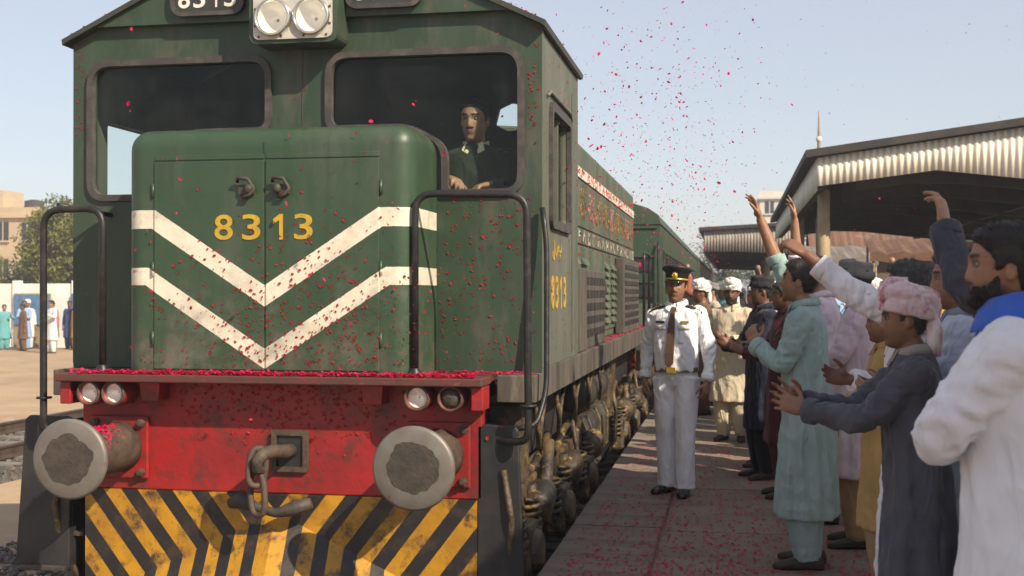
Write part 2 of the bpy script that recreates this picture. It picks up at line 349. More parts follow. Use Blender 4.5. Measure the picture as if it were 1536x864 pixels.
# underframe, beam, lip
lb('underframe', M_BLACK, B().box(C-1.15, C+1.15, 6.75, 17.0, .45, .98))
beam = lb('buffer_beam', M_RED, B().box(C-1.22, C+1.22, 6.60, 6.72, .45, 1.10), bevel=.008)
lb('footplate', M_LIP, B().box(C-1.27, C+1.265, 6.38, 6.62, 1.098, ZF), bevel=.008)
lb('footplate_deck', M_LIP, B().box(C-1.24, C+1.24, 6.62, 7.0, 1.10, ZF-.004))
for s in (-1, 1):
    x0, x1 = sorted((C+s*1.275, C+s*1.50))
    lb('footplate_wing', M_SILL, B().box(x0, x1, 6.74, 6.97, .985, ZF-.004), bevel=.006)
    xe0, xe1 = sorted((C+s*1.195, C+s*1.262))
    lb('beam_flange', M_RED, B().box(xe0, xe1, 6.42, 6.598, .965, 1.096), bevel=.006)
# side sill (walkway edge)
for s in (-1, 1):
    x0, x1 = sorted((C+s*1.40, C+s*1.503))
    lb('side_sill', M_SILL, B().box(x0, x1, 6.972, 17.15, .985, 1.165), bevel=.006)
lb('walkway', M_SILL, B().box(C-1.398, C+1.398, 7.02, 17.13, 1.06, 1.155))
# marker lamps and brackets on the beam
for a in (-1.085, -.93, .885, 1.075):
    x = C+a
    t = lb('marker_lamp', M_RED, B().lathe([(.22,.072),(.0,.075),(-.01,.070),(-.012,.058),(.02,.056)], (x, 6.44, 1.03), (0,1,0), 28))
    lb('rim', M_RUST, B().lathe([(0,.058),(-.014,.060),(-.016,.070),(0,.073)], (x, 6.432, 1.03), (0,1,0), 28), t)
    lb('lens', M_LENS if a not in (1.075,) else M_GREASE, B().lathe([(-.016,.004),(-.012,.03),(.0,.056),(.012,.05)], (x, 6.436, 1.03), (0,1,0), 24), t)
    lb('reflector', M_REFL, B().lathe([(.045,.006),(.035,.03),(.006,.055)], (x, 6.45, 1.03), (0,1,0), 24), t)
for a, w in ((-.72, .065), (.62, .065)):
    lb('beam_bracket', M_RED, B().prism([(C+a-w, 6.46, 1.095), (C+a+w, 6.46, 1.095), (C+a+w*.8, 6.47, .985), (C+a-w*.85, 6.47, .985)], (0,.138,0)), bevel=.006)
# buffers
for s in (-1, 1):
    x = C+s*.972; z = .70
    bf = lb('buffer', M_STEEL, B().lathe([(.05,.0),(.0,.0),(.0,.12),(.004,.205),(.010,.216),(.022,.222),(.036,.220),(.042,.208),(.05,.10),(.05,.05)], (x, 6.02, z), (0,1,0), 56))
    lb('shank', M_RUST, B().lathe([(.045,.10),(.16,.098),(.17,.125),(.19,.132),(.50,.140),(.555,.15),(.556,.0)], (x, 6.02, z), (0,1,0), 36), bf)
    lb('mounting_plate', M_RED, B().box(x-.185, x+.185, 6.572, 6.598, z-.185, z+.185), bf, bevel=.01)
    for dx in (-.145, .145):
        for dz in (-.145, .145):
            lb('bolt', M_RUST, B().lathe([(0,.026),(-.018,.026),(-.02,.018),(-.034,.017),(-.036,0)], (x+dx, 6.571, z+dz), (0,1,0), 6, False), bf)
    # uneven grease patch worn on the disc
    rr = []
    for i in range(64):
        th = 2*math.pi*i/64; q = Vector((math.cos(th)*1.3, math.sin(th)*1.3, 3.1+s))
        r = .135+.018*mnoise.noise(q*1.2)+.012*mnoise.noise(q*3.1)+.005*mnoise.noise(q*8)
        rr.append((r*1.06*math.cos(th), r*.98*math.sin(th)))
    g = B(); g.add([Vector((x+p[0]-.015*s*0, 6.0165+.004*((p[0]**2+p[1]**2)/.0420), z+p[1]+.005)) for p in rr]+[Vector((x, 6.0155, z))], [(i, (i+1) % 64, 64) for i in range(64)])
    lb('grease_patch', M_GREASE, g, bf)
# draw hook, socket and chain
hs = B(); plate(hs, rrect(C-.02, C+.20, .58, .82, .012, 3), [rrect(C+.01, C+.17, .61, .79, .008, 3)], .025, 'y', 6.585); sock = lb('coupling_socket', M_RUST, hs)
lb('socket_back', M_BLACK, B().box(C+.012, C+.168, 6.588, 6.597, .612, .788), sock)
hk = [(C+.09, 6.60, .70), (C+.085, 6.50, .705), (C+.06, 6.40, .72), (C+.03, 6.33, .715), (C+.01, 6.29, .68), (C+.005, 6.30, .635), (C+.02, 6.345, .62), (C+.03, 6.37, .64)]
lb('draw_hook', M_RUST, B().tube(hk, [.042,.042,.040,.037,.034,.03,.026,.016], 14))
def linkpath(cx, cy, cz, w, h, yaw, tilt=0, n=40):
    out = []
    for i in range(n):
        th = 2*math.pi*i/n; x = w*math.copysign(abs(math.cos(th))**.8, math.cos(th)); z = h*math.copysign(abs(math.sin(th))**.62, math.sin(th))
        v = Matrix.Rotation(yaw, 3, 'Z') @ Matrix.Rotation(tilt, 3, 'Y') @ Vector((x, 0, z)); out.append((cx+v.x, cy+v.y, cz+v.z))
    return out+[out[0], out[1]]
lb('chain_link', M_RUST, B().tube(linkpath(C-.005, 6.33, .640, .045, .105, R(25), R(6)), .018, 12, False))
lb('chain_link', M_RUST, B().tube(linkpath(C-.01, 6.345, .490, .052, .12, R(-20), R(-4)), .018, 12, False))
lb('coupling_screw', M_GREASE, B().tube([(C-.24, 6.50, .40), (C-.17, 6.49, .43), (C-.08, 6.48, .39), (C+.05, 6.47, .36), (C+.16, 6.48, .39), (C+.25, 6.50, .42)], [.03, .055, .03, .026, .045, .03], 12))
# plough (cow catcher) : flat wings, folded wedge below
p = B(); z1, z0 = .448, -.20; yw = 6.62; fold0, sl = .335, .47
def uL(x, z): return (x + .76*z)/.222
def uR(x, z): return (-x + .76*z)/.222
pts = {}
xL, xR = -1.20, 1.19; PER = 64
verts = []; uvs = []; faces = []
vd = {}
def V_(x, y, z, u):
    k = (round(x, 5), round(y, 5), round(z, 5))
    if k not in vd: vd[k] = len(verts); verts.append((C+x, y, z)); uvs.append((u+.35, 0))
    return vd[k]
for sgn, xe, uf in ((-1, xL, uL), (1, xR, uR)):
    def zf(x): return max(z0, fold0-sl*abs(x))
    n = 24
    for i in range(n):
        xa, xb = xe*i/n, xe*(i+1)/n
        q = [V_(xa, yw, z1, uf(xa, z1)), V_(xb, yw, z1, uf(xb, z1)), V_(xb, yw, zf(xb), uf(xb, zf(xb))), V_(xa, yw, zf(xa), uf(xa, zf(xa)))]
        faces.append(q if sgn < 0 else q[::-1])
        if zf(xb) > z0+1e-6 or zf(xa) > z0+1e-6:
            def yb(x): return yw-.30*(zf(x)-z0)/(fold0-z0)
            q = [V_(xa, yw, zf(xa), uf(xa, zf(xa))), V_(xb, yw, zf(xb), uf(xb, zf(xb))), V_(xb, yb(xb), z0, uf(xb, zf(xb))), V_(xa, yb(xa), z0, uf(xa, zf(xa)))]
            faces.append(q if sgn < 0 else q[::-1])
p.add(verts, faces); p.uv = uvs
pl = lb('plough', M_STRIPE, p); sm = pl.modifiers.new('solid', 'SOLIDIFY'); sm.thickness = .025; sm.offset = -1
# black step guards either side
for s, pts in ((1, [(1.19,.865),(1.235,.872),(1.40,.868),(1.425,.845),(1.47,-.32),(1.19,-.32)]), (-1, [(-1.30,.86),(-1.335,.872),(-1.57,.875),(-1.60,.85),(-1.66,.02),(-1.70,-.03),(-1.31,-.05)])):
    bd = B().prism([(C+a, 6.60, z) for a, z in pts], (0,.035,0)); g = lb('step_guard', M_BLACK, bd, bevel=.008)
    xo = pts[2][0]
    lb('guard_return', M_BLACK, B().box(*sorted((C+s*abs(pts[0][0])+s*.004, C+s*abs(pts[0][0])+s*.03)), 6.637, 6.95, -.25, .85), g)
    for zz in (.55, .15):
        lb('step', M_RUST, B().box(*sorted((C+s*1.24, C+s*1.44)), 6.64, 6.88, zz, zz+.025), g)
    lb('foot', M_GREASE, B().box(*sorted((C+s*(abs(pts[-1][0])+.01), C+s*(abs(pts[-1][0])+.30))), 6.56, 6.598, pts[-1][1]+.0, pts[-1][1]+.03), g, bevel=.006)
# nose
def rounded_box(x0, x1, y0, y1, z0, z1, r, seg, bottom=False):
    bm = bmesh.new(); bmesh.ops.create_cube(bm, size=1)
    for v in bm.verts: v.co = Vector(((x0+x1)/2+v.co.x*(x1-x0), (y0+y1)/2+v.co.y*(y1-y0), (z0+z1)/2+v.co.z*(z1-z0)))
    es = [e for e in bm.edges if all(v.co.y < y0+1e-4 for v in e.verts) and not all(v.co.z < z0+1e-4 for v in e.verts) or (all(v.co.z > z1-1e-4 for v in e.verts) and abs(e.verts[0].co.y-e.verts[1].co.y) > .01)]
    bmesh.ops.bevel(bm, geom=es, offset=r, segments=seg, affect='EDGES', profile=.5)
    bmesh.ops.delete(bm, geom=[f for f in bm.faces if all(v.co.z < z0+1e-4 for v in f.verts) or all(v.co.y > y1-1e-4 for v in f.verts)], context='FACES'); bm.verts.index_update()
    b = B(); b.add([v.co.copy() for v in bm.verts], [tuple(v.index for v in f.verts) for f in bm.faces], True); bm.free(); return b
NH = .865; NY = 6.43; NZ = 2.56
nose = lb('nose', M_NOSE, rounded_box(C-NH, C+NH, NY, 6.965, ZF-.005, NZ, .12, 8))
mod = nose.modifiers.new('wn', 'WEIGHTED_NORMAL'); mod.keep_sharp = False
for s in (-1, 1):
    x0, x1 = sorted((C+s*.006, C+s*.672))
    d = lb('nose_door', M_NOSE, B().box(x0, x1, NY-.009, NY+.004, ZF+.03, 2.365), bevel=.004)
    # raised seam strip above door and at the outer edge
    lb('seam_strip', M_NOSE, B().box(x0, x1, NY-.006, NY+.004, 2.372, 2.40), bevel=.003)
    hx = C+s*.105
    h = lb('latch', M_GREASE, B().box(hx-.045, hx+.045, NY-.028, NY-.0095, 2.17, 2.225).tube([(hx-.05, NY-.03, 2.24), (hx-.04, NY-.05, 2.26), (hx+.02, NY-.05, 2.255), (hx+.05, NY-.03, 2.20), (hx+.03, NY-.045, 2.165), (hx-.02, NY-.03, 2.15)], .011, 8), d)
    lb('knob', M_GREASE, B().ell((hx-s*.02, NY-.04, 2.20), (.025,.02,.028)), d)
    for zz in (1.35, 1.75, 2.2):
        lb('hinge', M_NOSE, B().cyl((C+s*.681, NY-.006, zz-.04), (C+s*.681, NY-.006, zz+.04), .009, n=8), d)
for ch, px in (('8', -2.845), ('3', -2.679), ('1', -2.519), ('3', -2.369)):
    w = .11 if ch != '1' else .058
    lb('digit', M_YNUM, letter(B(), ch, w, .145, .0015, 'y', NY-.0115, (px, 1.985), .010))
# rib of the nose side seam + centre seam crossing above the doors
lb('cab_seam', M_SEAL, B().box(C+.02, C+.024, 6.966, 6.972, 2.57, 3.09)); lb('nose_seam', M_NOSE, B().box(C-.004, C+.004, NY-.007, NY+.003, 2.405, 2.47), bevel=.002)
# cab front wall with two L-shaped windows
CY = 6.97; HW = 1.5
def win(s, grow=0.0):
    a0, a1, zb, zm, zt, an = .20-grow, 1.37+grow, 2.216-grow, 2.615-grow, 3.046+grow, .925-grow
    pts = [(a0, zm), (.70, zm), (an, 2.50), (an, zb), (a1, zb), (a1, zt), (a0, zt)]
    out = round_poly(pts, [.07+grow, .09, .10, .03, .10+grow, .13+grow, .12+grow], 7)
    out = [(C+s*a, z) for a, z in out]
    return out if s > 0 else out[::-1]
def roofline(a): return 3.20+.48*(1.5-abs(a)) if abs(a) > .75 else 3.56+.10*(1-(abs(a)/.75)**2)
prof = [(-1.5, ZF), (1.5, ZF), (1.5, 3.20), (.75, 3.56), (.4, 3.632), (0, 3.66), (-.4, 3.632), (-.75, 3.56), (-1.5, 3.20)]
cf = B(); plate(cf, [(C+a, z) for a, z in prof], [win(1), win(-1)], .06, 'y', CY+.03); cabf = lb('cab_front', M_GREEN, cf)
for s in (-1, 1):
    fr = B(); plate(fr, win(s, .028), [win(s, -.012)], .05, 'y', CY+.0)
    f = lb('windscreen_frame', M_SEAL, fr, bevel=.014)
    gl = B(); plate(gl, win(s, -.004), [], .006, 'y', CY+.02); lb('windscreen', M_GLASS, gl, f)
# gable fascia with number boards
fa = B(); plate(fa, [(C+a, z) for a, z in ((-1.36, 3.275), (1.36, 3.275), (.75, 3.555), (.4, 3.625), (0, 3.652), (-.4, 3.625), (-.75, 3.555))], [], .055, 'y', CY-.029)
fas = lb('roof_fascia', M_GREEN, fa, bevel=.008)
for s in (-1, 1):
    cx = C+s*.56
    bb = B(); plate(bb, rrect(cx-.225, cx+.225, 3.325, 3.51, .07, 6), [], .03, 'y', CY-.0725); nb = lb('number_board', M_BOARD, bb, bevel=.005)
    fr = B(); plate(fr, rrect(cx-.24, cx+.24, 3.31, 3.525, .08, 6), [rrect(cx-.215, cx+.215, 3.335, 3.50, .065, 6)], .04, 'y', CY-.0775); lb('board_frame', M_SEAL, fr, nb, bevel=.004)
    for i, ch in enumerate('8313'):
        lb('digit', M_WNUM, letter(B(), ch, .076 if ch != '1' else .032, .118, .0015, 'y', CY-.0895, (cx-.15+i*.1, 3.418), .016), nb)
# cab roof
rp = [(-1.53, 3.165), (-1.535, 3.20), (-.76, 3.575), (-.4, 3.65), (0, 3.68), (.4, 3.65), (.76, 3.575), (1.535, 3.20), (1.53, 3.165), (1.50, 3.185), (.75, 3.545), (.4, 3.62), (0, 3.645), (-.4, 3.62), (-.75, 3.545), (-1.50, 3.185)]
rf = B(); ro = lambda y: [Vector((C+a, y, z)) for a, z in rp]
rf.loft([ro(6.885), ro(8.69)], smooth=False)
lb('cab_roof', M_ROOFDK, rf)
for s in (-1, 1): lb('gutter', M_ROOFDK, B().tube([(C+s*1.515, 6.96, 3.172), (C+s*1.515, 8.66, 3.172)], .014, 8))
# twin headlamp box
hx = C+.04; HY = 6.76
hb = rounded_box(hx-.272, hx+.272, HY, 6.90, 3.095, 3.52, .045, 4)
hout = round_poly([(hx-.275,3.095),(hx+.275,3.095),(hx+.275,3.56),(hx-.275,3.56)], .06, 5); hhol = [[(hx+dx+.10*math.cos(t), 3.247+.10*math.sin(t)) for t in np.linspace(0, 2*math.pi, 33)[:-1]] for dx in (-.12,.12)]
hsb = B(); plate(hsb, hout, hhol, .10, 'y', HY+.05)
hbo = lb('headlamp_housing', M_GREEN, hsb, bevel=.012, seg=3)
lb('housing_back', M_GREEN, B().prism([Vector((x, HY+.1005, z)) for x, z in hout], (0,.134,0)), hbo)
fp = B(); plate(fp, round_poly([(hx-.245,3.118),(hx+.245,3.118),(hx+.245,3.53),(hx-.245,3.53)], .045, 4), [[(hx+dx+.098*math.cos(t), 3.247+.098*math.sin(t)) for t in np.linspace(0, 2*math.pi, 33)[:-1]] for dx in (-.12,.12)], .012, 'y', HY-.007)
lb('face_plate', M_LAMPPLATE, fp, hbo)
for dx in (-.12, .12):
    lb('lamp_rim', M_CHROME, B().lathe([(.0,.094),(-.03,.096),(-.034,.104),(-.028,.112),(0,.116)], (hx+dx, HY-.008, 3.247), (0,1,0), 40), hbo)
    lb('lamp_reflector', M_REFL, B().lathe([(.075,.010),(.07,.03),(.05,.062),(.01,.09),(-.02,.097)], (hx+dx, HY-.008, 3.247), (0,1,0), 36), hbo)
    lb('bulb', M_LENS, B().ell((hx+dx, HY+.03, 3.247), (.014,.03,.014)), hbo)
    lb('lamp_lens', M_LENS, B().lathe([(-.046,.002),(-.042,.05),(-.03,.094),(-.026,.096)], (hx+dx, HY-.008, 3.247), (0,1,0), 36), hbo)
for qx in (-.21, -.07, .07, .21):
    lb('screw', M_RUST, B().cyl((hx+qx, HY-.016, 3.135), (hx+qx, HY-.012, 3.135), .008, n=8), hbo)
for qz in (3.2, 3.3): 
    for qx in (-.232, .232): lb('screw', M_RUST, B().cyl((hx+qx, HY-.016, qz), (hx+qx, HY-.012, qz), .008, n=8), hbo)
# cab sides, rear bulkhead, floor
for s in (-1, 1):
    X = C+s*(HW-.025)
    sd_ = B(); plate(sd_, [(7.032, 1.168), (8.65, 1.168), (8.65, 3.185), (7.032, 3.185)], [rrect(7.30, 8.10, 2.06, 2.74, .05, 4)], .05, 'x', X)
    o = lb('cab_side', M_SIDE, sd_)
    Xo = C+s*HW
    fr = B(); plate(fr, rrect(7.25, 8.15, 2.01, 2.79, .07, 4), [rrect(7.305, 8.095, 2.065, 2.735, .045, 4)], .03, 'x', Xo+s*.010); w = lb('side_window_frame', M_SEAL, fr, o)
    for i in range(2 if s > 0 else 0): lb('window_bar', M_SIDE, B().box(*sorted((Xo-s*.045, Xo-s*.012)), 7.46+.24*i, 7.50+.24*i, 2.062, 2.738), o)
    if s > 0:
        lb('sliding_pane', M_GLASS, B().box(Xo-.040, Xo-.034, 7.72, 8.095, 2.07, 2.73), o)
    lb('drip_rail', M_SIDE, B().tube([(Xo+s*.006, 7.15, 2.80), (Xo+s*.012, 7.25, 2.84), (Xo+s*.012, 8.15, 2.84), (Xo+s*.006, 8.25, 2.80)], .012, 8), o)
    lb('door_seam', M_SEAL, B().box(*sorted((Xo-.0, Xo+s*.004)), 8.30, 8.308, 1.20, 3.0), o)
    lb('corner_strip', M_SIDE, B().box(*sorted((Xo-s*.02, Xo+s*.004)), 6.972, 7.031, 1.17, 3.185), o)
    if s > 0:
        for i, ch in enumerate('8313'):
            lb('digit', M_YNUM, letter(B(), ch, .115 if ch != '1' else .06, .21, .0015, 'x', Xo+.0025, (7.40+i*.18, 1.615), .02), o)
        for i, (ch, w_, h_) in enumerate((('\u0644', .08, .13), ('\u0633', .13, .08), ('\u067e', .12, .09))):
            lb('script_letter', M_YNUM, letter(B(), ch, w_, h_, .0015, 'x', Xo+.0025, (7.44+.14*i, 1.88), .012), o)
rb = B(); plate(rb, [(C-1.448, 1.16), (C+1.448, 1.16), (C+1.448, 3.19), (C+.75, 3.54), (C-.75, 3.54), (C-1.448, 3.19)], [round_poly([(C+.90,2.84),(C+1.0,2.79),(C+1.15,2.81),(C+1.16,2.97),(C+1.02,3.0),(C+.93,2.96)], .010, 3)], .05, 'y', 8.62)
lb('rear_bulkhead', M_CABIN, rb)
lb('cab_floor', M_CABIN, B().box(C-1.44, C+1.44, 7.04, 8.59, 1.16, 1.20))
lb('control_desk', M_CABIN, B().prism([(C+.30, 7.05, 2.10), (C+.30, 7.35, 2.02), (C+.30, 7.45, 1.9), (C+.30, 7.45, 1.21), (C+.30, 7.05, 1.21)], (.56,0,0)).box(C-.30, C+.28, 7.06, 7.26, 1.21, 2.3))
for sx in (-1.16, 1.08):
    st = lb('crew_seat', M_BLACK, B().box(C+sx-.23, C+sx+.23, 7.60, 8.02, 1.70, 1.80).box(C+sx-.05, C+sx+.05, 7.76, 7.86, 1.205, 1.70), bevel=.03)
    lb('seat_back', mat('seat_vinyl', (.03,.05,.04), .6), B().box(C+sx-.22, C+sx+.22, 8.02, 8.11, 1.80, 2.36), st, bevel=.04, seg=3)
# handrails at the front corners
def hoop(pts, r=.021, rad=.11):
    P = [Vector(q) for q in pts]; out = [P[0]]
    for i in range(1, len(P)-1):
        d1 = (P[i-1]-P[i]); d2 = (P[i+1]-P[i]); t = min(rad, d1.length*.48, d2.length*.48); q0 = P[i]+d1.normalized()*t; q1 = P[i]+d2.normalized()*t
        for j in range(7):
            u = j/6; out.append(q0*(1-u)**2+P[i]*2*u*(1-u)+q1*u*u)
    out.append(P[-1]); return B().tube(out, r, 12)
hr = lb('handrail', M_RAIL, hoop([(-1.735, 6.47, 1.14), (-1.735, 6.47, 2.165), (-1.105, 6.47, 2.15), (-1.10, 6.50, .80), (-1.22, 6.56, .78), (-1.34, 6.66, .79)]))
lb('handrail', M_RAIL, hoop([(-1.09, 6.93, 2.11), (-1.06, 6.90, 1.9), (-1.045, 6.80, 1.05), (-1.09, 6.70, .86), (-1.2, 6.66, .845)], .016))
lb('rail_socket', M_RAIL, B().lathe([(0,.04),(.03,.036),(.05,.024)], (-1.735, 6.47, 1.143), (0,0,1), 14), hr)
hl = lb('handrail', M_RAIL, hoop([(-3.62, 6.47, 1.14), (-3.62, 6.47, 2.11), (-4.00, 6.47, 2.10), (-4.015, 6.50, .80), (-3.92, 6.56, .79), (-3.85, 6.62, .80)]))
lb('handrail', M_RAIL, hoop([(-3.84, 6.97, 2.10), (-3.90, 6.84, 2.12), (-3.985, 6.60, 2.14)], .014))
lb('rail_socket', M_RAIL, B().lathe([(0,.04),(.03,.036),(.05,.024)], (-3.62, 6.47, 1.143), (0,0,1), 14), hl)
for xx in (-4.015, -1.10):
    lb('rail_collar', M_RAIL, B().lathe([(0,.02),(0,.045),(.012,.045),(.012,.02)], (xx, 6.505, .985), (0,0,1), 14))
# long hood
HH = 1.315; hz = 2.74
hp = [(-HH, 1.157), (HH, 1.157), (HH, hz-.05), (HH-.10, hz+.05), (.5, hz+.10), (-.5, hz+.10), (-HH+.10, hz+.05), (-HH, hz-.05)]
lb('hood', M_HOOD, B().loft([[Vector((C+a, y, z+(.19 if z > 2 else 0))) for a, z in hp] for y in (9.85, 15.9)], smooth=False), bevel=.02)
lb('hood_step', M_HOOD, B().loft([[Vector((C+a, y, z-(.04 if z > 2 else 0))) for a, z in hp] for y in (8.66, 9.845)], smooth=False), bevel=.02)
XH = C+HH
bays = np.linspace(8.80, 15.75, 12)
for s in (-1, 1):
    X = C+s*HH
    def sx_(d0, d1): return sorted((X+s*d0, X+s*d1))
    for i in range(11):
        y0, y1 = bays[i]+.015, bays[i+1]-.015
        d = lb('hood_door', M_HOOD, B().box(*sx_(.001, .016), y0, y1, 1.24, 2.01), bevel=.004)
        if s > 0:
            lb('door_handle', M_GREASE, B().tube([(X+.016, y0+.08, 1.6), (X+.04, y0+.08, 1.61), (X+.04, y0+.08, 1.70), (X+.016, y0+.08, 1.71)], .009, 6), d)
            if i in (1, 2, 5, 6, 8, 9):
                for q in range(8):
                    zz = 1.32+q*.078
                    lb('louvre', M_HOOD, B().prism([(X+.016, y0+.12, zz), (X+.05, y0+.12, zz-.012), (X+.016, y0+.12, zz+.05)], (0, y1-y0-.2, 0)), d)
        lb('hood_panel', M_HOOD, B().box(*sx_(.001, .012), y0, y1, 2.18, 2.575), bevel=.004)
    up = lb('upper_band', M_CREAM, B().box(*sx_(.001, .013), 8.72, 15.85, 2.595, 2.685))
    lo = lb('lower_band', M_HOOD, B().box(*sx_(.001, .013), 8.72, 15.85, 2.035, 2.160))
    if s < 0: continue
    r0 = random.Random(3)
    def stroke(b, pts, w, x):
        for (ya, za), (yb, zb) in zip(pts[:-1], pts[1:]):
            d = Vector((yb-ya, zb-za)); n = Vector((-d.y, d.x)).normalized()*w/2; e = d.normalized()*w*.3
            q = [(ya-e.x+n.x, za-e.y+n.y), (ya-e.x-n.x, za-e.y-n.y), (yb+e.x-n.x, zb+e.y-n.y), (yb+e.x+n.x, zb+e.y+n.y)]
            b.prism([(x, y, z) for y, z in q], (.003, 0, 0))
    GL = [[[(0,0),(0,1)],[(0,1),(.7,.8)],[(.7,.8),(0,.5)]], [[(0,0),(0,1)],[(0,1),(.8,0)],[(.8,0),(.8,1)]], [[(0,1),(0,0)],[(0,0),(.7,0)]], [[(0,0),(.35,1)],[(.35,1),(.7,0)]],
          [[(0,0),(0,1)],[(.7,0),(.7,1)],[(0,.5),(.7,.5)]], [[(0,0),(.7,0)],[(.7,0),(.7,1)],[(.7,1),(0,1)],[(0,1),(0,0)]], [[(0,1),(.7,1)],[(.35,1),(.35,0)]]]
    y = 8.95
    while y < 15.6:
        b = B()
        for sg in r0.choice(GL): stroke(b, [(y+u*.24, 2.608+v*.064) for u, v in sg], .022, X+.0135)
        lb('red_letter', M_REDLET, b, up); y += .30+.08*r0.random()
    y = 8.80
    while y < 15.7:
        b = B()
        for sg in r0.choice(GL): stroke(b, [(y+u*.26, 2.055+v*.082) for u, v in sg], .030, X+.0135)
        lb('white_letter', M_FADED, b, lo); y += .34+.1*r0.random()
    for i in range(11):
        y0 = bays[i]+.05; w = bays[i+1]-bays[i]-.1
        b = B(); k = r0.choice((0, 1, 2)); ph = r0.random()*3
        pts = [(y0+w*t, 2.31+.035*math.sin(t*6+ph)+.02*math.sin(t*13+ph)) for t in np.linspace(0, 1, 14)]; stroke(b, pts, .028, X+.0125)
        for q in range(3):
            yy = y0+w*(.15+.33*q); stroke(b, [(yy+.05*math.sin(t*3+q), 2.32+(.10+.06*r0.random())*t) for t in np.linspace(0, 1, 6)], .02, X+.0125)
        stroke(b, [(y0+w*.5+.07*math.cos(a), 2.42+.04*math.sin(a)) for a in np.linspace(0, 4.6, 10)], .018, X+.0125)
        for q in range(3): stroke(b, [(y0+w*(.2+.3*q), 2.485), (y0+w*(.2+.3*q)+.02, 2.50)], .022, X+.0125)
        lb('orange_script', M_ORANGE if i % 3 else M_REDLET, b)['kind'] = 'stuff'
# boxes on the walkway beside the cab
eb = lb('equipment_box', M_SILL, B().box(XH+.02, XH+.17, 8.75, 9.35, 1.168, 1.80), bevel=.01)
gb = lb('grille_box', M_SILL, B().box(XH+.02, XH+.15, 9.42, 10.9, 1.168, 1.80), bevel=.01)
for i in range(5):
    for j in range(6):
        lb('grille_slot', M_BLACK, B().box(XH+.1505, XH+.156, 9.50+j*.23, 9.66+j*.23, 1.26+i*.105, 1.32+i*.105), gb)
gb2 = lb('grille_box', M_SILL, B().box(XH+.02, XH+.12, 13.2, 15.3, 1.168, 2.0), bevel=.01)
for i in range(8): lb('grille_slot', M_BLACK, B().box(XH+.1205, XH+.126, 13.3, 15.2, 1.25+i*.09, 1.30+i*.09), gb2)
# rear porch railing
for s in (-1, 1): lb('handrail', M_RAIL, hoop([(C+s*1.45, 16.0, 1.16), (C+s*1.45, 16.0, 2.15), (C+s*1.45, 17.0, 2.15), (C+s*1.45, 17.0, 1.16)], .02))
lb('rear_beam', M_RED, B().box(C-1.25, C+1.25, 17.0, 17.12, .45, .975))
for s in (-1, 1): lb('rear_buffer', M_RUST, B().lathe([(0,.12),(.40,.1),(.42,.22),(.45,.22),(.46,0)], (C+s*.97, 17.12, .70), (0,1,0), 20))
# bogies, wheels, tank
def bogie(yc, tilt=0):
    for s in (-1, 1):
        X = C+s*1.22
        fr = lb('bogie_frame', M_GRIME, B().prism([(X, yc-1.75, .42), (X, yc-1.75, .26), (X, yc-1.2, .20), (X, yc-.9, .02), (X, yc-.3, .02), (X, yc, .18), (X, yc+.3, .02), (X, yc+.9, .02), (X, yc+1.2, .20), (X, yc+1.75, .26), (X, yc+1.75, .42)], (s*.10, 0, 0)), bevel=.02)
        for dy in (-1.45, 0, 1.45):
            xb = X+s*.10
            w = lb('wheel', M_GRIME2, B().lathe([(.0,.05),(0,.46),(.03,.47),(.04,.50),(.06,.50),(.065,.46),(.16,.45),(.165,.40),(.12,.37),(.12,.14),(.17,.12),(.17,0)], (C+s*.74, yc+dy, .09), (s,0,0), 40))
            ax = lb('axle_box', M_GRIME, B().box(*sorted((xb-s*.03, xb+s*.12)), yc+dy-.16, yc+dy+.16, -.10, .24), fr, bevel=.03)
            lb('axle_cap', M_GRIME, B().lathe([(.0,.13),(.03,.125),(.05,.09),(.05,0)], (xb+s*.12, yc+dy, .07), (s,0,0), 18), fr)
            for d in (-.27, .27):
                cs = []; 
                for t in np.linspace(0, 1, 60): cs.append((xb+s*.05+.055*math.cos(t*34), yc+dy+d+.055*math.sin(t*34), .06+.26*t))
                lb('spring', M_GRIME, B().tube(cs, .015, 6), fr)
            lb('brake_hanger', M_GRIME, B().tube([(xb+s*.02, yc+dy+.42, .40), (xb+s*.06, yc+dy+.46, .15), (xb+s*.03, yc+dy+.44, -.15), (xb-s*.02, yc+dy+.40, -.2)], [.04,.035,.04,.05], 8), fr)
            lb('brake_cylinder', M_GRIME, B().lathe([(0,0),(0,.09),(.03,.10),(.22,.10),(.25,.085),(.25,.03),(.36,.026)], (xb+s*.07, yc+dy+.60, .33), (0,-1,-.35), 16), fr)
            lb('sand_pipe', M_GRIME, B().tube([(xb+s*.02, yc+dy-.5, .62), (xb+s*.07, yc+dy-.52, .35), (xb+s*.05, yc+dy-.46, .05), (xb-s*.1, yc+dy-.42, -.2)], .02, 8), fr)
        lb('hose', M_GRIME, B().tube([(X+s*.10, yc-1.7+.3*i, .50+.08*math.sin(i*1.7)+(.05 if i % 2 else 0)) for i in range(12)], .028, 8), fr)
        lb('damper', M_GRIME, B().cyl((X+s*.16, yc-.75, .10), (X+s*.16, yc-.55, .62), .05, .045, 12), fr)
bogie(8.55); bogie(14.7)
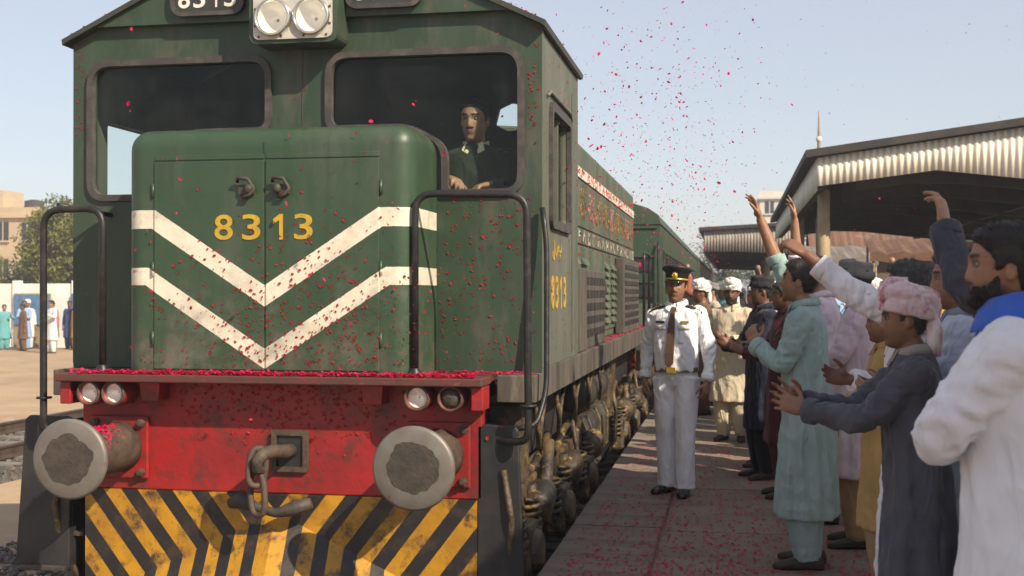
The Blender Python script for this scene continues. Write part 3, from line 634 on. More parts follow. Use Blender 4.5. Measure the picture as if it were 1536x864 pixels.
for s in (-1, 1):
    lb('air_tank', M_GRIME2, B().lathe([(0,0),(.02,.10),(.06,.15),(.10,.165),(1.7,.165),(1.74,.15),(1.78,.10),(1.80,0)], (C+s*1.22, 10.35, .72), (0,1,0), 24))
    lb('battery_box', M_GRIME, B().box(*sorted((C+s*1.10, C+s*1.36)), 12.4, 13.0, .40, .95), bevel=.03)
    for i in range(5): lb('cable', M_GRIME, B().tube([(C+s*1.40, 7.3+.9*i, .97), (C+s*1.42, 7.35+.9*i, .75), (C+s*1.38, 7.6+.9*i, .62), (C+s*1.36, 7.85+.9*i, .78), (C+s*1.38, 7.95+.9*i, .97)], .016, 8))
    lb('sand_box', M_GRIME, B().box(*sorted((C+s*1.16, C+s*1.37)), 6.98, 7.30, .50, .95), bevel=.03)
lb('fuel_tank', M_GRIME2, B().loft([[Vector((C+a, y, z)) for a, z in ((-1.30,.50), (-1.34,.40), (-1.34,.10), (-1.2,-.06), (1.2,-.06), (1.34,.10), (1.34,.40), (1.30,.50))] for y in (10.45, 12.55)], smooth=False), bevel=.03)
for y in (10.8, 11.5, 12.2): lb('tank_strap', M_GRIME, B().tube([(C+1.2, y, -.07), (C+1.345, y, .10), (C+1.348, y, .40), (C+1.30, y, .51)], .018, 6))
# ---------------------------------------------------------------- coaches behind
def coach(y0, length, label, full=True):
    t = thing('passenger_coach', label, 'coach', (C, y0, -.40), group='coaches behind the locomotive')
    hw = 1.5; ze = 2.68; zt = 3.12; zb = .72
    sec = [(-hw, zb), (hw, zb), (hw, ze)]
    for i in range(1, 9):
        a = math.pi*i/9; sec.append((hw*math.cos(a)**1 if True else 0, ze+(zt-ze)*math.sin(a)**.8))
    sec.append((-hw, ze))
    B().loft([[Vector((C+a, y, z)) for a, z in sec[:3]+[(-hw, ze)]] for y in (y0, y0+length)], smooth=False).build('body', M_COACH, t)
    rs = [(hw+.02, ze)]+[(( hw+.02)*math.cos(math.pi*i/12), ze+(zt-ze)*math.sin(math.pi*i/12)**.8) for i in range(1, 12)]+[(-hw-.02, ze)]
    B().loft([[Vector((C+a, y, z+.003)) for a, z in rs] for y in (y0-.02, y0+length+.02)], smooth=False).build('roof', M_ROOFDK if not full else M_COACH, t)
    B().box(C-1.1, C+1.1, y0+.3, y0+length-.3, .25, zb-.003).build('underframe', M_GRIME, t)
    for by in (y0+2.6, y0+length-2.6):
        for s in (-1, 1):
            B().prism([(C+s*1.08, by-1.5, .30), (C+s*1.08, by-1.3, .0), (C+s*1.08, by+1.3, .0), (C+s*1.08, by+1.5, .30)], (s*.12,0,0)).build('bogie', M_GRIME, t)
            for d in (-1.05, 1.05): B().lathe([(0,.45),(.12,.45),(.12,0)], (C+s*.76, by+d, .06), (s,0,0), 24).build('wheel', M_GRIME2, t)
    if full:
        # end wall furniture: gangway, ledges, vent slots
        g = B().box(C-.55, C+.55, y0-.35, y0-.002, .85, 2.75).build('gangway', M_BLACK, t, bevel=.03)
        B().box(C-1.46, C+1.46, y0-.03, y0-.001, 2.62, 2.66).build('end_ledge', M_COACH, t)
        for z in (1.55, 1.95):
            B().box(C+.72, C+1.38, y0-.025, y0-.001, z, z+.22).build('end_vent', M_BLACK, t)
            B().box(C+.70, C+1.40, y0-.05, y0-.002, z+.222, z+.25).build('vent_hood', M_COACH, t)
        B().box(C+.66, C+1.44, y0-.02, y0-.001, .85, 1.45).build('end_panel', M_SIDE, t)
        for s in (-1, 1): B().lathe([(0,.1),(.5,.1),(.5,.2),(.54,.2),(.54,0)], (C+s*.97, y0, .70), (0,-1,0), 18).build('buffer', M_RUST, t)
        B().tube([(C+1.48, y0-.04, 1.0), (C+1.48, y0-.07, 1.1), (C+1.48, y0-.07, 2.3), (C+1.48, y0-.04, 2.4)], .018, 6).build('grab_rail', M_RAIL, t)
    s = 1; X = C+hw; n = int((length-2.4)/1.15)
    for i in range(n):
        y = y0+1.5+i*1.15
        w = B().box(X-.005, X+.012, y, y+.78, 1.62, 2.25).build('window', M_BLACK, t)
        B().box(X+.0125, X+.016, y+.04, y+.74, 1.66, 2.21).build('pane', M_DARKGLASS, w)
        if full:
            for q in range(5): B().box(X+.017, X+.028, y+.02, y+.76, 1.72+q*.1, 1.735+q*.1).build('window_bar', M_RAIL, w)
            B().box(X+.001, X+.03, y-.03, y+.81, 2.26, 2.29).build('window_hood', M_COACH, w)
    for y in (y0+.35, y0+length-1.1):
        d = B().box(X+.001, X+.014, y, y+.75, .9, 2.5).build('door', M_COACH, t)
        B().box(X+.0145, X+.018, y+.12, y+.63, 1.7, 2.3).build('door_window', M_DARKGLASS, d)
    B().box(X+.0005, X+.010, y0+.02, y0+length-.02, 1.38, 1.44).build('waist_strip', M_SIDE, t)
    return t
coach(18.75, 20, 'green passenger coach coupled directly behind the locomotive')
coach(39.6, 21, 'green passenger coach second in line behind the locomotive', False)
coach(61.4, 21, 'dark green passenger coach third in line, far down the platform', False)
coach(83.2, 21, 'dark green passenger coach last in line by the far trees', False)

# ---------------------------------------------------------------- ground, track, platform
M_DIRT = mat('dry_dirt', (.42,.30,.185), .95, c2=(.29,.20,.125), sc=.35, r2=(.35,.7), c3=(.42,.33,.23), sc3=2.5, r3=(.5,.75), bump=.5, bsc=5, bd=.05, spec=.2)
M_BALLAST = mat('ballast_grey', (.15,.135,.12), .95, c2=(.075,.066,.06), sc=9, r2=(.4,.6), c3=(.24,.20,.17), sc3=14, r3=(.56,.66), bump=1.0, bsc=22, bd=.06, spec=.2)
M_STONE = mat('ballast_stone', (.19,.165,.15), .9, c2=(.09,.08,.075), sc=11, r2=(.4,.6), spec=.25)
M_CONC = mat('platform_concrete', (.255,.205,.160), .85, c2=(.165,.13,.10), sc=1.1, r2=(.35,.7), c3=(.13,.10,.085), sc3=5, r3=(.60,.74), bump=.3, bsc=55, bd=.006, stretch=(1,2.2,1), spec=.3)
M_CONC2 = mat('coping_concrete', (.25,.20,.160), .8, c2=(.15,.12,.095), sc=1.6, r2=(.35,.7), c3=(.11,.085,.075), sc3=6, r3=(.58,.74), bump=.35, bsc=40, bd=.008, stretch=(.35,3,1), spec=.35)
M_WALLF = mat('platform_wall', (.06,.05,.045), .9, c2=(.03,.026,.024), sc=3, bump=.5, bsc=20)
M_RAILTOP = mat('rail_steel', (.16,.12,.095), .45, metal=.6, c2=(.10,.065,.045), sc=6)
M_SLEEPER = mat('sleeper_concrete', (.20,.18,.155), .9, c2=(.12,.10,.085), sc=4, bump=.3, bsc=30)
def ground_sheet():
    b = B(); xs = [-900,-500,-300,-120,-60]+list(np.linspace(-40, -5.5, 36))+[-1.0, 40, 120, 400, 900]; ys = [-300,-60,-10]+list(np.linspace(0, 60, 40))+[90,150,300,600,1400]
    vs = []
    for y in ys:
        for x in xs:
            h = 0
            if -50 < x < -5.6 and 0 < y < 70: h = .05*mnoise.noise(Vector((x*.4, y*.4, 0)))+.02*mnoise.noise(Vector((x*1.7, y*1.7, 3)))
            vs.append((x, y, -.72+h+(.16 if x < -12.3 else 0)))
    n = len(xs)
    b.add(vs, [(j*n+i, j*n+i+1, (j+1)*n+i+1, (j+1)*n+i) for j in range(len(ys)-1) for i in range(n-1)], True); return b
tag(ground_sheet().build('ground', M_DIRT), 'bare sandy station yard left of the tracks', None, None, 'structure')
def track(xc, name, label, ny, y0, yend):
    t = thing(name, label, 'track', (xc, y0, -.62)); del t['category']; t['kind'] = 'structure'
    b = B().prism([(xc-2.1, y0, -.74), (xc-1.55, y0, -.595), (xc+1.40, y0, -.595), (xc+1.5, y0, -.74)], (0, yend-y0, 0)); b.build('ballast_bed', M_BALLAST, t)
    for s in (-1, 1):
        x = xc+s*.838
        pr = [(-.07,-.575),(.07,-.575),(.07,-.56),(.012,-.53),(.012,-.445),(.036,-.43),(.036,-.40),(-.036,-.40),(-.036,-.43),(-.012,-.445),(-.012,-.53),(-.07,-.56)]
        B().prism([(x+a, y0, z) for a, z in pr], (0, yend-y0, 0)).build('rail', M_RAILTOP, t)
    me = B().box(-1.3, 1.3, -.12, .12, -.045, .045).mesh('sleeper'); me.materials.append(M_SLEEPER)
    for i in range(ny): piece('sleeper', me, t, (0, .4+i*.65, -.615+.62))
    return t
track(C, 'railway_track', 'main track under the locomotive beside the platform', 30, 4.0, 112)
track(-10.3, 'railway_track', 'empty side track across the yard', 60, -2, 112)
def stones(n, area, name, label):
    b = B(); base = []
    ico = bmesh.new(); bmesh.ops.create_icosphere(ico, subdivisions=1, radius=1); iv = [v.co.copy() for v in ico.verts]; fv = [tuple(v.index for v in f.verts) for f in ico.faces]; ico.free()
    A = np.array(iv)
    for i in range(n):
        x, y, z = area(); s = .016+.026*random.random()**2
        k = A*(1+.28*rng.standard_normal((len(A), 1)))*np.array([s*(.8+.5*random.random()), s*(.8+.5*random.random()), s*.75])
        a = random.random()*6.3; c, d = math.cos(a), math.sin(a); k = k @ np.array([[c,d,0],[-d,c,0],[0,0,1]]) + np.array([x, y, z+s*.2])
        b.add(k.tolist(), fv)
    return tag(b.build(name, M_STONE, fix=False), label, 'ballast', None, 'stuff')
def area1():
    x = -4.15-2.4*random.random(); y = 5.2+9*random.random()**1.3
    z = -.595 if x > C-1.55 else max(-.70, -.595-(C-1.55-x)*.264)
    return x, y, z
stones(5200, area1, 'ballast_stones', 'loose grey ballast stones beside the main track')
stones(900, lambda: (-1.2-.5*random.random(), 4.6+5*random.random(), -.60), 'ballast_stones', 'ballast stones in the gap below the platform edge')
stones(2200, lambda: (-10.3+(random.random()-.5)*3.0, 13+12*random.random(), -.60), 'ballast_stones', 'ballast stones on the empty side track')

PE = -1.05
PLAT = B().box(PE+.03, 16, -14, 150, -.75, -.022).build('platform', M_CONC); tag(PLAT, 'concrete station platform strewn with petals', None, None, 'structure')
B().box(PE-.0, PE+.028, -14, 150, -.75, -.10).build('platform_wall', M_WALLF, PLAT)
def slab_mesh(w, l, t, m):
    b = B().box(-w/2, w/2, -l/2, l/2, -t, 0); me = b.mesh('slab'); me.materials.append(m)
    bm = bmesh.new(); bm.from_mesh(me); bmesh.ops.bevel(bm, geom=[e for e in bm.edges if all(v.co.z > -1e-4 for v in e.verts)], offset=.007, segments=2, affect='EDGES'); bm.to_mesh(me); bm.free(); return me
cw = .62; mes = [slab_mesh(cw, .895, .09, M_CONC2) for _ in range(1)]
y = 2.0; i = 0
while y < 50:
    piece('coping_slab', mes[0], PLAT, (PE-.045+cw/2, y+.45, .0+random.uniform(-.003, .002)), (random.uniform(-.003,.003), random.uniform(-.004,.004), 0)); y += .90
B().box(PE-.04, PE+.57, 50, 150, -.03, .0).build('coping_strip', M_CONC2, PLAT)
sm_ = slab_mesh(1.79, 1.79, .05, M_CONC); y0p = 1.0; x0p = PE-.045+cw+.012
for iy in range(22):
    for ix in range(6):
        piece('paving_slab', sm_, PLAT, (x0p+.9+ix*1.80, y0p+.9+iy*1.80, random.uniform(-.003, .002)), (random.uniform(-.001,.001), random.uniform(-.001,.001), 0))
B().box(x0p, 16, y0p+22*1.8, 150, -.03, .0).build('far_paving', M_CONC, PLAT)

# ---------------------------------------------------------------- platform canopies
M_CORR = mat('white_corrugated', (.76,.70,.58), .6, c2=(.64,.56,.44), sc=2, c3=(.34,.24,.15), sc3=5, r3=(.60,.75), stretch=(1,1,.4))
M_CORR2 = mat('grey_corrugated', (.33,.29,.24), .7, c2=(.22,.18,.15), sc=2, c3=(.15,.10,.07), sc3=5, r3=(.60,.75), stretch=(1,1,.4))
M_ROOFB = mat('dark_roof_felt', (.030,.026,.024), .8, c2=(.055,.045,.04), sc=3)
M_UNDER = mat('dark_underside', (.030,.026,.023), .85, c2=(.05,.042,.036), sc=2)  # near-black tone for canopy ceiling, beams and trusses
M_POST = mat('ochre_post', (.34,.25,.14), .7, c2=(.22,.15,.09), sc=3, bump=.2)
def corr_sheet(b, x0, x1, y, zt, zb, pitch=.105, amp=.014, axis='x'):
    n = max(8, int((x1-x0)/pitch*8)); top = []; bot = []
    for i in range(n+1):
        x = x0+(x1-x0)*i/n; d = amp*math.sin(2*math.pi*x/pitch)
        P = (lambda zz: Vector((x, y-d, zz))) if axis == 'x' else (lambda zz: Vector((y-d, x, zz)))
        top.append(P(zt(x))); bot.append(P(zb(x)))
    o = len(top); b.add(top+bot, [(i, i+1, o+i+1, o+i) for i in range(n)], True)
def canopy(label, x0, x1, ya, yb, ztop, zbot, mc, post_xs, detail=True, slope_side=True):
    t = thing('platform_canopy', label, 'canopy', (x0, ya, 0), group=None)
    w = 1.24
    x = x0
    while x < x1-.01:
        b = B(); corr_sheet(b, x, min(x+w, x1)-.004, ya, ztop, zbot)
        o = b.build('fascia_sheet', mc, t, fix=False); m = o.modifiers.new('s', 'SOLIDIFY'); m.thickness = .006
        x += w
    y = ya+.05
    while y < yb-.01:
        b = B(); corr_sheet(b, y, min(y+w, yb)-.004, x0, lambda q: ztop(x0)-.02, lambda q: zbot(x0)-.06, axis='y')
        o = b.build('side_fascia_sheet', mc, t, fix=False); m = o.modifiers.new('s', 'SOLIDIFY'); m.thickness = .006
        y += w
    n = 10; xs = [x0-.18+(x1-x0+.36)*i/n for i in range(n+1)]
    B().loft([[Vector((xx, yy, ztop(xx)+.02)) for xx in xs]+[Vector((xx, yy, ztop(xx)+.14)) for xx in reversed(xs)] for yy in (ya-.16, yb+.1)], smooth=False).build('roof', M_ROOFB, t)
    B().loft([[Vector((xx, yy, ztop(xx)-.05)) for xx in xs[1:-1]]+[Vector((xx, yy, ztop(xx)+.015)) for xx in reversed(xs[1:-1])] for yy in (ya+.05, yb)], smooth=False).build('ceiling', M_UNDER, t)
    for xx in (x0+.10, (x0+x1)/2, x1-.1):
        zz = min(zbot(xx), ztop(xx)-.3)+.08
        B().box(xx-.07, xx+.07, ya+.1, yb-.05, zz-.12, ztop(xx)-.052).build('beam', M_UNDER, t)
    yy = ya+.6
    while yy < yb:
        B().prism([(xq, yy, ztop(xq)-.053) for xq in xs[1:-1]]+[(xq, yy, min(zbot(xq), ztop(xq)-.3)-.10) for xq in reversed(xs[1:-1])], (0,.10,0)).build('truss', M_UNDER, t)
        yy += 2.6
    for px, py in post_xs:
        p = B().cyl((px, py, .0), (px, py, min(zbot(px), ztop(px)-.3)-.02), .11, .10, 14).build('post', M_POST, t)
        B().box(px-.2, px+.2, py-.2, py+.2, 0, .35).build('plinth', M_CONC, p, bevel=.02)
        B().prism([(px-.06, py, min(zbot(px), ztop(px)-.3)-.06), (px+.06, py, min(zbot(px), ztop(px)-.3)-.06), (px+.06, py+.75, min(zbot(px), ztop(px)-.3)+.01), (px-.06, py+.75, min(zbot(px), ztop(px)-.3)+.01)], (0,0,-.10)).build('bracket', M_POST, p)
    return t
zt1 = lambda x: 3.80+.133*(min(x, 6.0)-1.35)-.133*max(0, x-6.0)
zb1 = lambda x: (3.34+.124*(x-1.35)) if x < 3.2 else 3.57-.12*(x-3.2) if x < 6 else 3.234
canopy('platform canopy with cream corrugated gable fascia and dark roof edge', 1.35, 9.6, 20, 38, zt1, zb1, M_CORR, [(1.52, 20.8), (1.52, 28), (6.0, 20.8), (6.0, 28)])
zt2 = lambda x: 3.75+.05*(min(x, 4)+1)-.05*max(0, x-4)
zb2 = lambda x: 3.05-.0*x if x < 0 else 3.05-.05*x
canopy('far platform canopy with grey corrugated fascia beyond the nearer one', -.95, 2.3, 42, 70, zt2, zb2, M_CORR2, [(1.2, 43), (1.2, 50), (1.2, 58)])
# unseen roof added beside the camera to shade the near crowd and platform
t = thing('shade_roof', 'flat unseen roof on posts, added to shade the near crowd', 'sun_blocker', (2.0, -5, 0))
B().box(2.5, 4.9, -7, 6.87, 3.62, 3.72).build('roof', M_ROOFB, t); B().box(2.5, 4.9, 6.95, 8.0, 3.60, 3.70).build('roof_edge_panel', M_ROOFB, t); B().box(2.2, 9, 6.5, 7.3, 3.725, 3.75).build('purlin', M_ROOFB, t) if False else None  # gap between the panels is left for a sun streak on the platform
for px in (3.7,):
    for py in (-6.5, -2, 2.2): B().cyl((px, py, 0), (px, py, 3.62), .09, n=12).build('post', M_POST, t)
# finial pole above the canopy
t = thing('antenna_mast', 'thin pale mast with finials rising above the cream canopy', 'mast', (1.95, 26, 0))
B().tube([(1.80, 26, 3.2), (1.80, 26, 4.2), (1.80, 26, 4.9), (1.80, 26, 5.45)], [.05,.05,.03,.012], 8).build('pole', M_POST, t)
B().ell((1.80, 26, 4.55), (.09,.09,.12)).ell((1.80, 26, 4.85), (.06,.06,.07)).build('finial', M_CORR, t)
B().box(1.74, 1.86, 25.94, 26.06, .0, 3.2).build('mast_base', M_POST, t)

# ---------------------------------------------------------------- buildings
def wallmat(name, c, c2=None): return mat('wall_'+name, c, .9, c2=c2, sc=.6, var=.2, c3=tuple(v*.55 for v in c), sc3=1.6, r3=(.60,.8), bump=.1, bsc=8)
M_PANE = mat('far_window', (.035,.04,.045), .25, var=.3, sc=1)
def building(label, x, y, w, d, h, wm, floors, cols, rz=0, z0=-.75, parapet=True, extra=None, ww=.45):
    t = thing('town_building', label, 'building', (x, y, z0), rz); ORG[t.name] = Vector((0,0,0))
    B().box(-w/2, w/2, 0, d, 0, h).build('wall', wm, t)
    if parapet:
        B().box(-w/2-.1, w/2+.1, -.1, .15, h+.001, h+.5).build('parapet', wm, t)
        B().box(-w/2-.2, w/2+.2, -.25, d+.2, h-.25, h-.003).build('cornice', wm, t)
    fh = h/floors; cwid = w/cols
    for f in range(floors):
        for c in range(cols):
            cx = -w/2+cwid*(c+.5); zz = fh*f+fh*.3
            if (c*7+f*3+int(w)) % 11 == 0: continue
            wd = B().box(cx-cwid*ww/2, cx+cwid*ww/2, -.04, .05, zz, zz+fh*.5).build('window', M_PANE, t)
            B().box(cx-cwid*ww/2-.1, cx+cwid*ww/2+.1, -.16, -.002, zz-.12, zz-.001).build('sill', wm, wd)
            B().box(cx-.04, cx+.04, -.07, -.042, zz, zz+fh*.5).build('mullion', wm, wd)
    if extra == 'tank':
        B().box(-w*.1, w*.15, d*.3, d*.6, h+.01, h+2.0).build('roof_room', wm, t)
        B().lathe([(0,0),(0,.7),(1.2,.7),(1.3,.3),(1.3,0)], (w*.3, d*.4, h+.02), (0,0,1), 14).build('water_tank', M_ROOFB, t)
    if extra == 'gable':
        B().prism([(-w/2-.3, -.3, h), (w/2+.3, -.3, h), (0, -.3, h+w*.32)], (0, d+.6, 0)).build('roof', mat('brown_roof', (.22,.11,.07), .9), t)
    return t
sand = wallmat('sand', (.52,.40,.26)); ochre = wallmat('ochre', (.48,.33,.19)); brick = wallmat('brick', (.26,.11,.07)); white = wallmat('white', (.66,.62,.55)); pinkw = wallmat('pink', (.45,.27,.22)); grey = wallmat('grey', (.35,.33,.30))
building('sandstone apartment block with small windows left of the yard tree', -55.2, 78, 13.4, 9, 8.0, sand, 3, 7, extra='tank')
building('taller ochre block with brown gabled roof room behind the yard tree', -63.5, 100, 3.6, 8, 9.2, ochre, 3, 3, parapet=False, extra='gable')
building('low sandy house with flat roof behind the white yard wall', -72, 96, 16, 9, 7.0, ochre, 2, 5)
building('pale concrete tower block rising behind the far canopy', 6.0, 112, 7, 8, 11.2, white, 5, 4)
building('brick-red shop row beyond the platform end', 24, 74, 20, 8, 7.4, brick, 2, 9, extra='tank')
building('whitewashed two-storey office beyond the platform', 16, 88, 9, 8, 8.4, white, 2, 5)
building('grey warehouse with wide windows on the far right', 41, 84, 18, 10, 8.2, grey, 2, 7)
building('dusty pink townhouse row behind the shops', 33, 100, 26, 9, 10.5, pinkw, 3, 10)
# painted yard wall with panels
t = thing('yard_wall', 'whitewashed boundary wall behind the people across the yard', 'wall', (-26, 44, -.6))
for i in range(14):
    x = -44+i*2.6
    B().box(x, x+2.58, 44, 44.22, -.7, 2.0).build('wall_panel', wallmat('whitewash', (.78,.76,.70)), t)
    B().box(x-.12, x+.12, 43.93, 44.28, -.7, 2.12).build('pier', wallmat('whitewash', (.78,.76,.70)), t)
M_BLUE = mat('faded_blue_paint', (.10,.20,.36), .7, var=.4)
for bx, bw in ((-27.6, 1.5), (-25.2, 1.3), (-24.0, 1.0)):
    t = thing('poster_board', {-27.6:'blue painted board leaning against the yard wall beside seated people', -25.2:'wide blue board on the yard wall behind the white-clad walker', -24.0:'narrow blue board at the end of the yard wall'}[bx], 'board', (bx, 43.8, -.6)); 
    B().box(bx-bw/2, bx+bw/2, 43.80, 43.85, .35, 1.55).build('panel', M_BLUE, t); B().box(bx-bw/2-.05, bx+bw/2+.05, 43.86, 43.91, -.62, 1.6).build('backing', M_POST, t)
# footbridge far right, behind the canopy
t = thing('footbridge', 'grey footbridge with railings crossing behind the near canopy', 'bridge', (14, 52, 0))
B().box(4.5, 30, 52, 54, 2.9, 3.2).build('deck', M_CORR2, t)
for i in range(24): B().box(4.6+i*1.07, 4.66+i*1.07, 52.0, 52.06, 3.201, 4.2).build('baluster', M_POST, t)
B().box(4.5, 30, 52.0, 52.06, 4.201, 4.28).build('top_rail', M_POST, t)
for x in (7, 14, 21, 28): B().box(x-.2, x+.2, 52.6, 53.4, -.7, 2.899).build('pier', grey, t)

# ---------------------------------------------------------------- trees
M_LEAF = mat('leaf_green', (.105,.125,.020), .7, c2=(.18,.17,.030), sc=1.2, r2=(.4,.65), c3=(.035,.06,.018), sc3=2.3, r3=(.52,.66), spec=.3)
M_LEAF2 = mat('leaf_grey_green', (.085,.12,.06), .7, c2=(.05,.08,.04), sc=.8, spec=.3)
M_BARK = mat('bark', (.10,.07,.05), .9, bump=.5, bsc=12)
def tree(label, x, y, z, h, rx, clumps, leaf, ml, seed, name='yard_tree'):
    r_ = random.Random(seed); g = np.random.default_rng(seed)
    t = thing(name, label, 'tree', (x, y, z)); ORG[t.name] = Vector((0,0,0)); tops = []
    b = B().tube([(0,0,0), (.1,.05,h*.25), (.0,.1,h*.45)], [.045*h, .034*h, .025*h], 10)
    for i in range(7):
        a = i*.9+r_.random(); e = (math.cos(a)*rx*.6, math.sin(a)*rx*.6, h*(.55+.3*r_.random())); b.tube([(0,.1,h*.38), (e[0]*.4, e[1]*.4, h*.52), e], [.02*h, .013*h, .005*h], 6); tops.append(e)
    b.build('trunk', M_BARK, t)
    V = []; F = []
    for c in range(clumps):
        while True:
            p = np.array([r_.uniform(-1,1), r_.uniform(-1,1), r_.uniform(-1,1)])
            if np.linalg.norm(p) < 1: break
        p = p*np.array([rx, rx, h*.36])+np.array([0, 0, h*.66]); cr = rx*(.16+.16*r_.random())
        for q in range(leaf):
            d = g.standard_normal(3); d = d/np.linalg.norm(d)*cr*(.35+.65*r_.random()**.5); o = p+d*np.array([1.1,1.1,.75])
            u = g.standard_normal(3); u /= np.linalg.norm(u); w = np.cross(u, g.standard_normal(3)); w /= np.linalg.norm(w); s = (.06+.06*r_.random())*(h/6)**.5
            k = len(V); V += [o-u*s, o+w*s*.45, o+u*s, o-w*s*.45]; F.append((k, k+1, k+2, k+3))
    bb = B(); bb.add(V, F); bb.build('crown', ml, t, fix=False); return t
tree('bushy yellow-green tree beside the sandstone block, behind the yard wall', -33.2, 56, -.6, 6.9, 2.2, 300, 75, M_LEAF, 1)
tree('low dark shrub-like tree at the wall by the ochre block', -37.5, 58, -.6, 4.0, 1.9, 110, 60, M_LEAF, 2)
tree('hazy grey-green tree at the end of the train', -.8, 92, -.6, 7.0, 2.6, 90, 60, M_LEAF2, 3, 'platform_tree')
tree('second grey-green tree beyond the far canopy', 2.2, 104, -.6, 6.4, 3.0, 90, 60, M_LEAF2, 4, 'platform_tree')
tree('leafy dark tree beside the brick-red shops', 13.0, 66, -.6, 5.0, 2.4, 90, 60, M_LEAF, 5, 'street_tree')
tree('round green tree before the grey warehouse', 30.5, 70, -.6, 5.2, 2.6, 90, 60, M_LEAF, 6, 'street_tree')

# ---------------------------------------------------------------- stalls and signs beyond the canopy
def awning(label, x, y, w, col, z=2.5):
    t = thing('market_awning', label, 'awning', (x, y, 0)); ORG[t.name] = Vector((0,0,0)); m = mat('awning_'+col[0], col[1], .8, var=.35, sc=3)
    n = 12; top = [Vector((-w/2+w*i/n, 1.6, z+.5+.03*math.sin(i*1.7))) for i in range(n+1)]; bot = [Vector((-w/2+w*i/n, -.2, z+.06*math.sin(i*2.1))) for i in range(n+1)]; fr = [p+Vector((0,-.02,-.25-.05*(i % 2))) for i, p in enumerate(bot)]
    o = B().add(top+bot+fr, [(i, i+1, n+2+i, n+1+i) for i in range(n)]+[(n+1+i, n+2+i, 2*n+3+i, 2*n+2+i) for i in range(n)]).build('cloth', m, t, fix=False); o.modifiers.new('s', 'SOLIDIFY').thickness = .02
    for sx in (-w/2+.1, w/2-.1):
        for yy, zz in ((-.15, z), (1.55, z+.5)): B().cyl((sx, yy, 0), (sx, yy, zz), .04, n=8).build('pole', M_POST, t)
    B().box(-w/2+.15, w/2-.15, .3, 1.1, 0, .85).build('counter', M_POST, t)
for lab, x, y, w, col, z in (('crimson cloth awning of a stall under the near canopy edge', 8.2, 37, 3.6, ('crimson', (.34,.03,.03)), 2.7), ('faded orange stall awning beside the crimson one', 12.2, 38, 3.0, ('orange', (.48,.17,.03)), 2.6), ('rust-brown stall awning beyond the crimson one', 6.0, 40.5, 3.2, ('rust', (.15,.075,.045)), 2.9),
        ('green stall awning in the row of market stalls', 9.8, 43, 3.4, ('green', (.06,.15,.05)), 3.0), ('maroon stall awning at the far end of the stalls', 14.6, 41, 3.2, ('maroon', (.20,.04,.04)), 3.0), ('dusty grey stall awning by the footbridge pier', 3.9, 46, 2.8, ('dusty', (.20,.17,.145)), 2.9)):
    awning(lab, x, y, w, col, z)

t = thing('goods_shed', 'long low goods shed with rusty corrugated roof behind the stalls', 'shed', (14, 48.5, -.6)); m_r = mat('rusty_sheet', (.17,.085,.05), .85, c2=(.10,.06,.045), sc=1.5, c3=(.26,.20,.16), sc3=3, r3=(.55,.7))
B().box(3.2, 30, 48.6, 51.4, -.7, 3.1).build('wall', wallmat('shed', (.16,.11,.085)), t)
for i in range(22):
    b = B(); n = 10; x0 = 3.0+i*1.24; top = [Vector((x0+1.235*k/n, 50, 4.25+.02*math.sin(k*2.5))) for k in range(n+1)]; bot = [Vector((x0+1.235*k/n, 48.1, 3.02+.02*math.sin(k*2.5)+.01*(i % 3))) for k in range(n+1)]
    o = b.add(top+bot, [(k, k+1, n+2+k, n+1+k) for k in range(n)]).build('roof_sheet', m_r, t, fix=False); o.modifiers.new('s', 'SOLIDIFY').thickness = .01
B().prism([(3.0, 50.02, 4.24), (3.0, 51.9, 3.0), (3.0, 51.9, 3.02), (3.0, 50.02, 4.26)], (27.3,0,0)).build('rear_roof', m_r, t)
for i in range(8):
    d = B().box(4.2+i*3.2, 6.0+i*3.2, 48.55, 48.62, -.6, 2.0).build('shutter', M_ROOFB if i % 2 else M_POST, t); B().box(4.9+i*3.2, 5.3+i*3.2, 48.50, 48.548, .5, .6).build('handle', M_RAIL, d)
# ---------------------------------------------------------------- people
HZ = np.array([-.120,-.114,-.104,-.085,-.055,0,.04,.08,.105,.117,.121])
HWD = np.array([.010,.030,.044,.055,.063,.071,.075,.068,.046,.022,.003])
HFR = np.array([.045,.062,.076,.082,.085,.088,.091,.080,.052,.023,.003])
HBK = np.array([.0,.006,.022,.042,.064,.092,.105,.092,.060,.025,.003])
def head_pt(z, ph, off=0.0):
    """ph = 0 at the face (-Y), positive to the person's left (+X)"""
    w = np.interp(z, HZ, HWD)+off; f = np.interp(z, HZ, HFR)+off; bk = np.interp(z, HZ, HBK)+off
    s, c = math.sin(ph), math.cos(ph)
    x = w*math.copysign(abs(s)**.92, s); y = -f*math.copysign(abs(c)**.86, c) if c > 0 else bk*abs(c)**.9
    if c > 0:
        ax = abs(x); g = lambda u, sg: math.exp(-(u/sg)**2); d = 0
        nh = np.interp(z, [-.046,-.037,-.028,.0,.022,.036], [0,.013,.022,.014,.007,0]); d += nh*g(x, np.interp(z, [-.035,.02], [.0135,.0085]))
        d += .004*g(ax-.014, .007)*g(z+.034, .007)
        d += .006*g(z-.033, .010)*math.exp(-(x/.048)**4); d -= .011*g(ax-.031, .015)*g(z-.012, .011)
        d += .0065*g(x, .021)*(g(z+.054, .006)+.9*g(z+.066, .0065)); d -= .002*g(x, .022)*g(z+.060, .0025)
        d -= .004*g(x, .03)*g(z+.081, .007); d += .009*g(x, .021)*g(z+.103, .014); d += .004*g(ax-.048, .016)*g(z+.012, .016)
        y -= d*min(1, c*2.2)
    return x, y, z
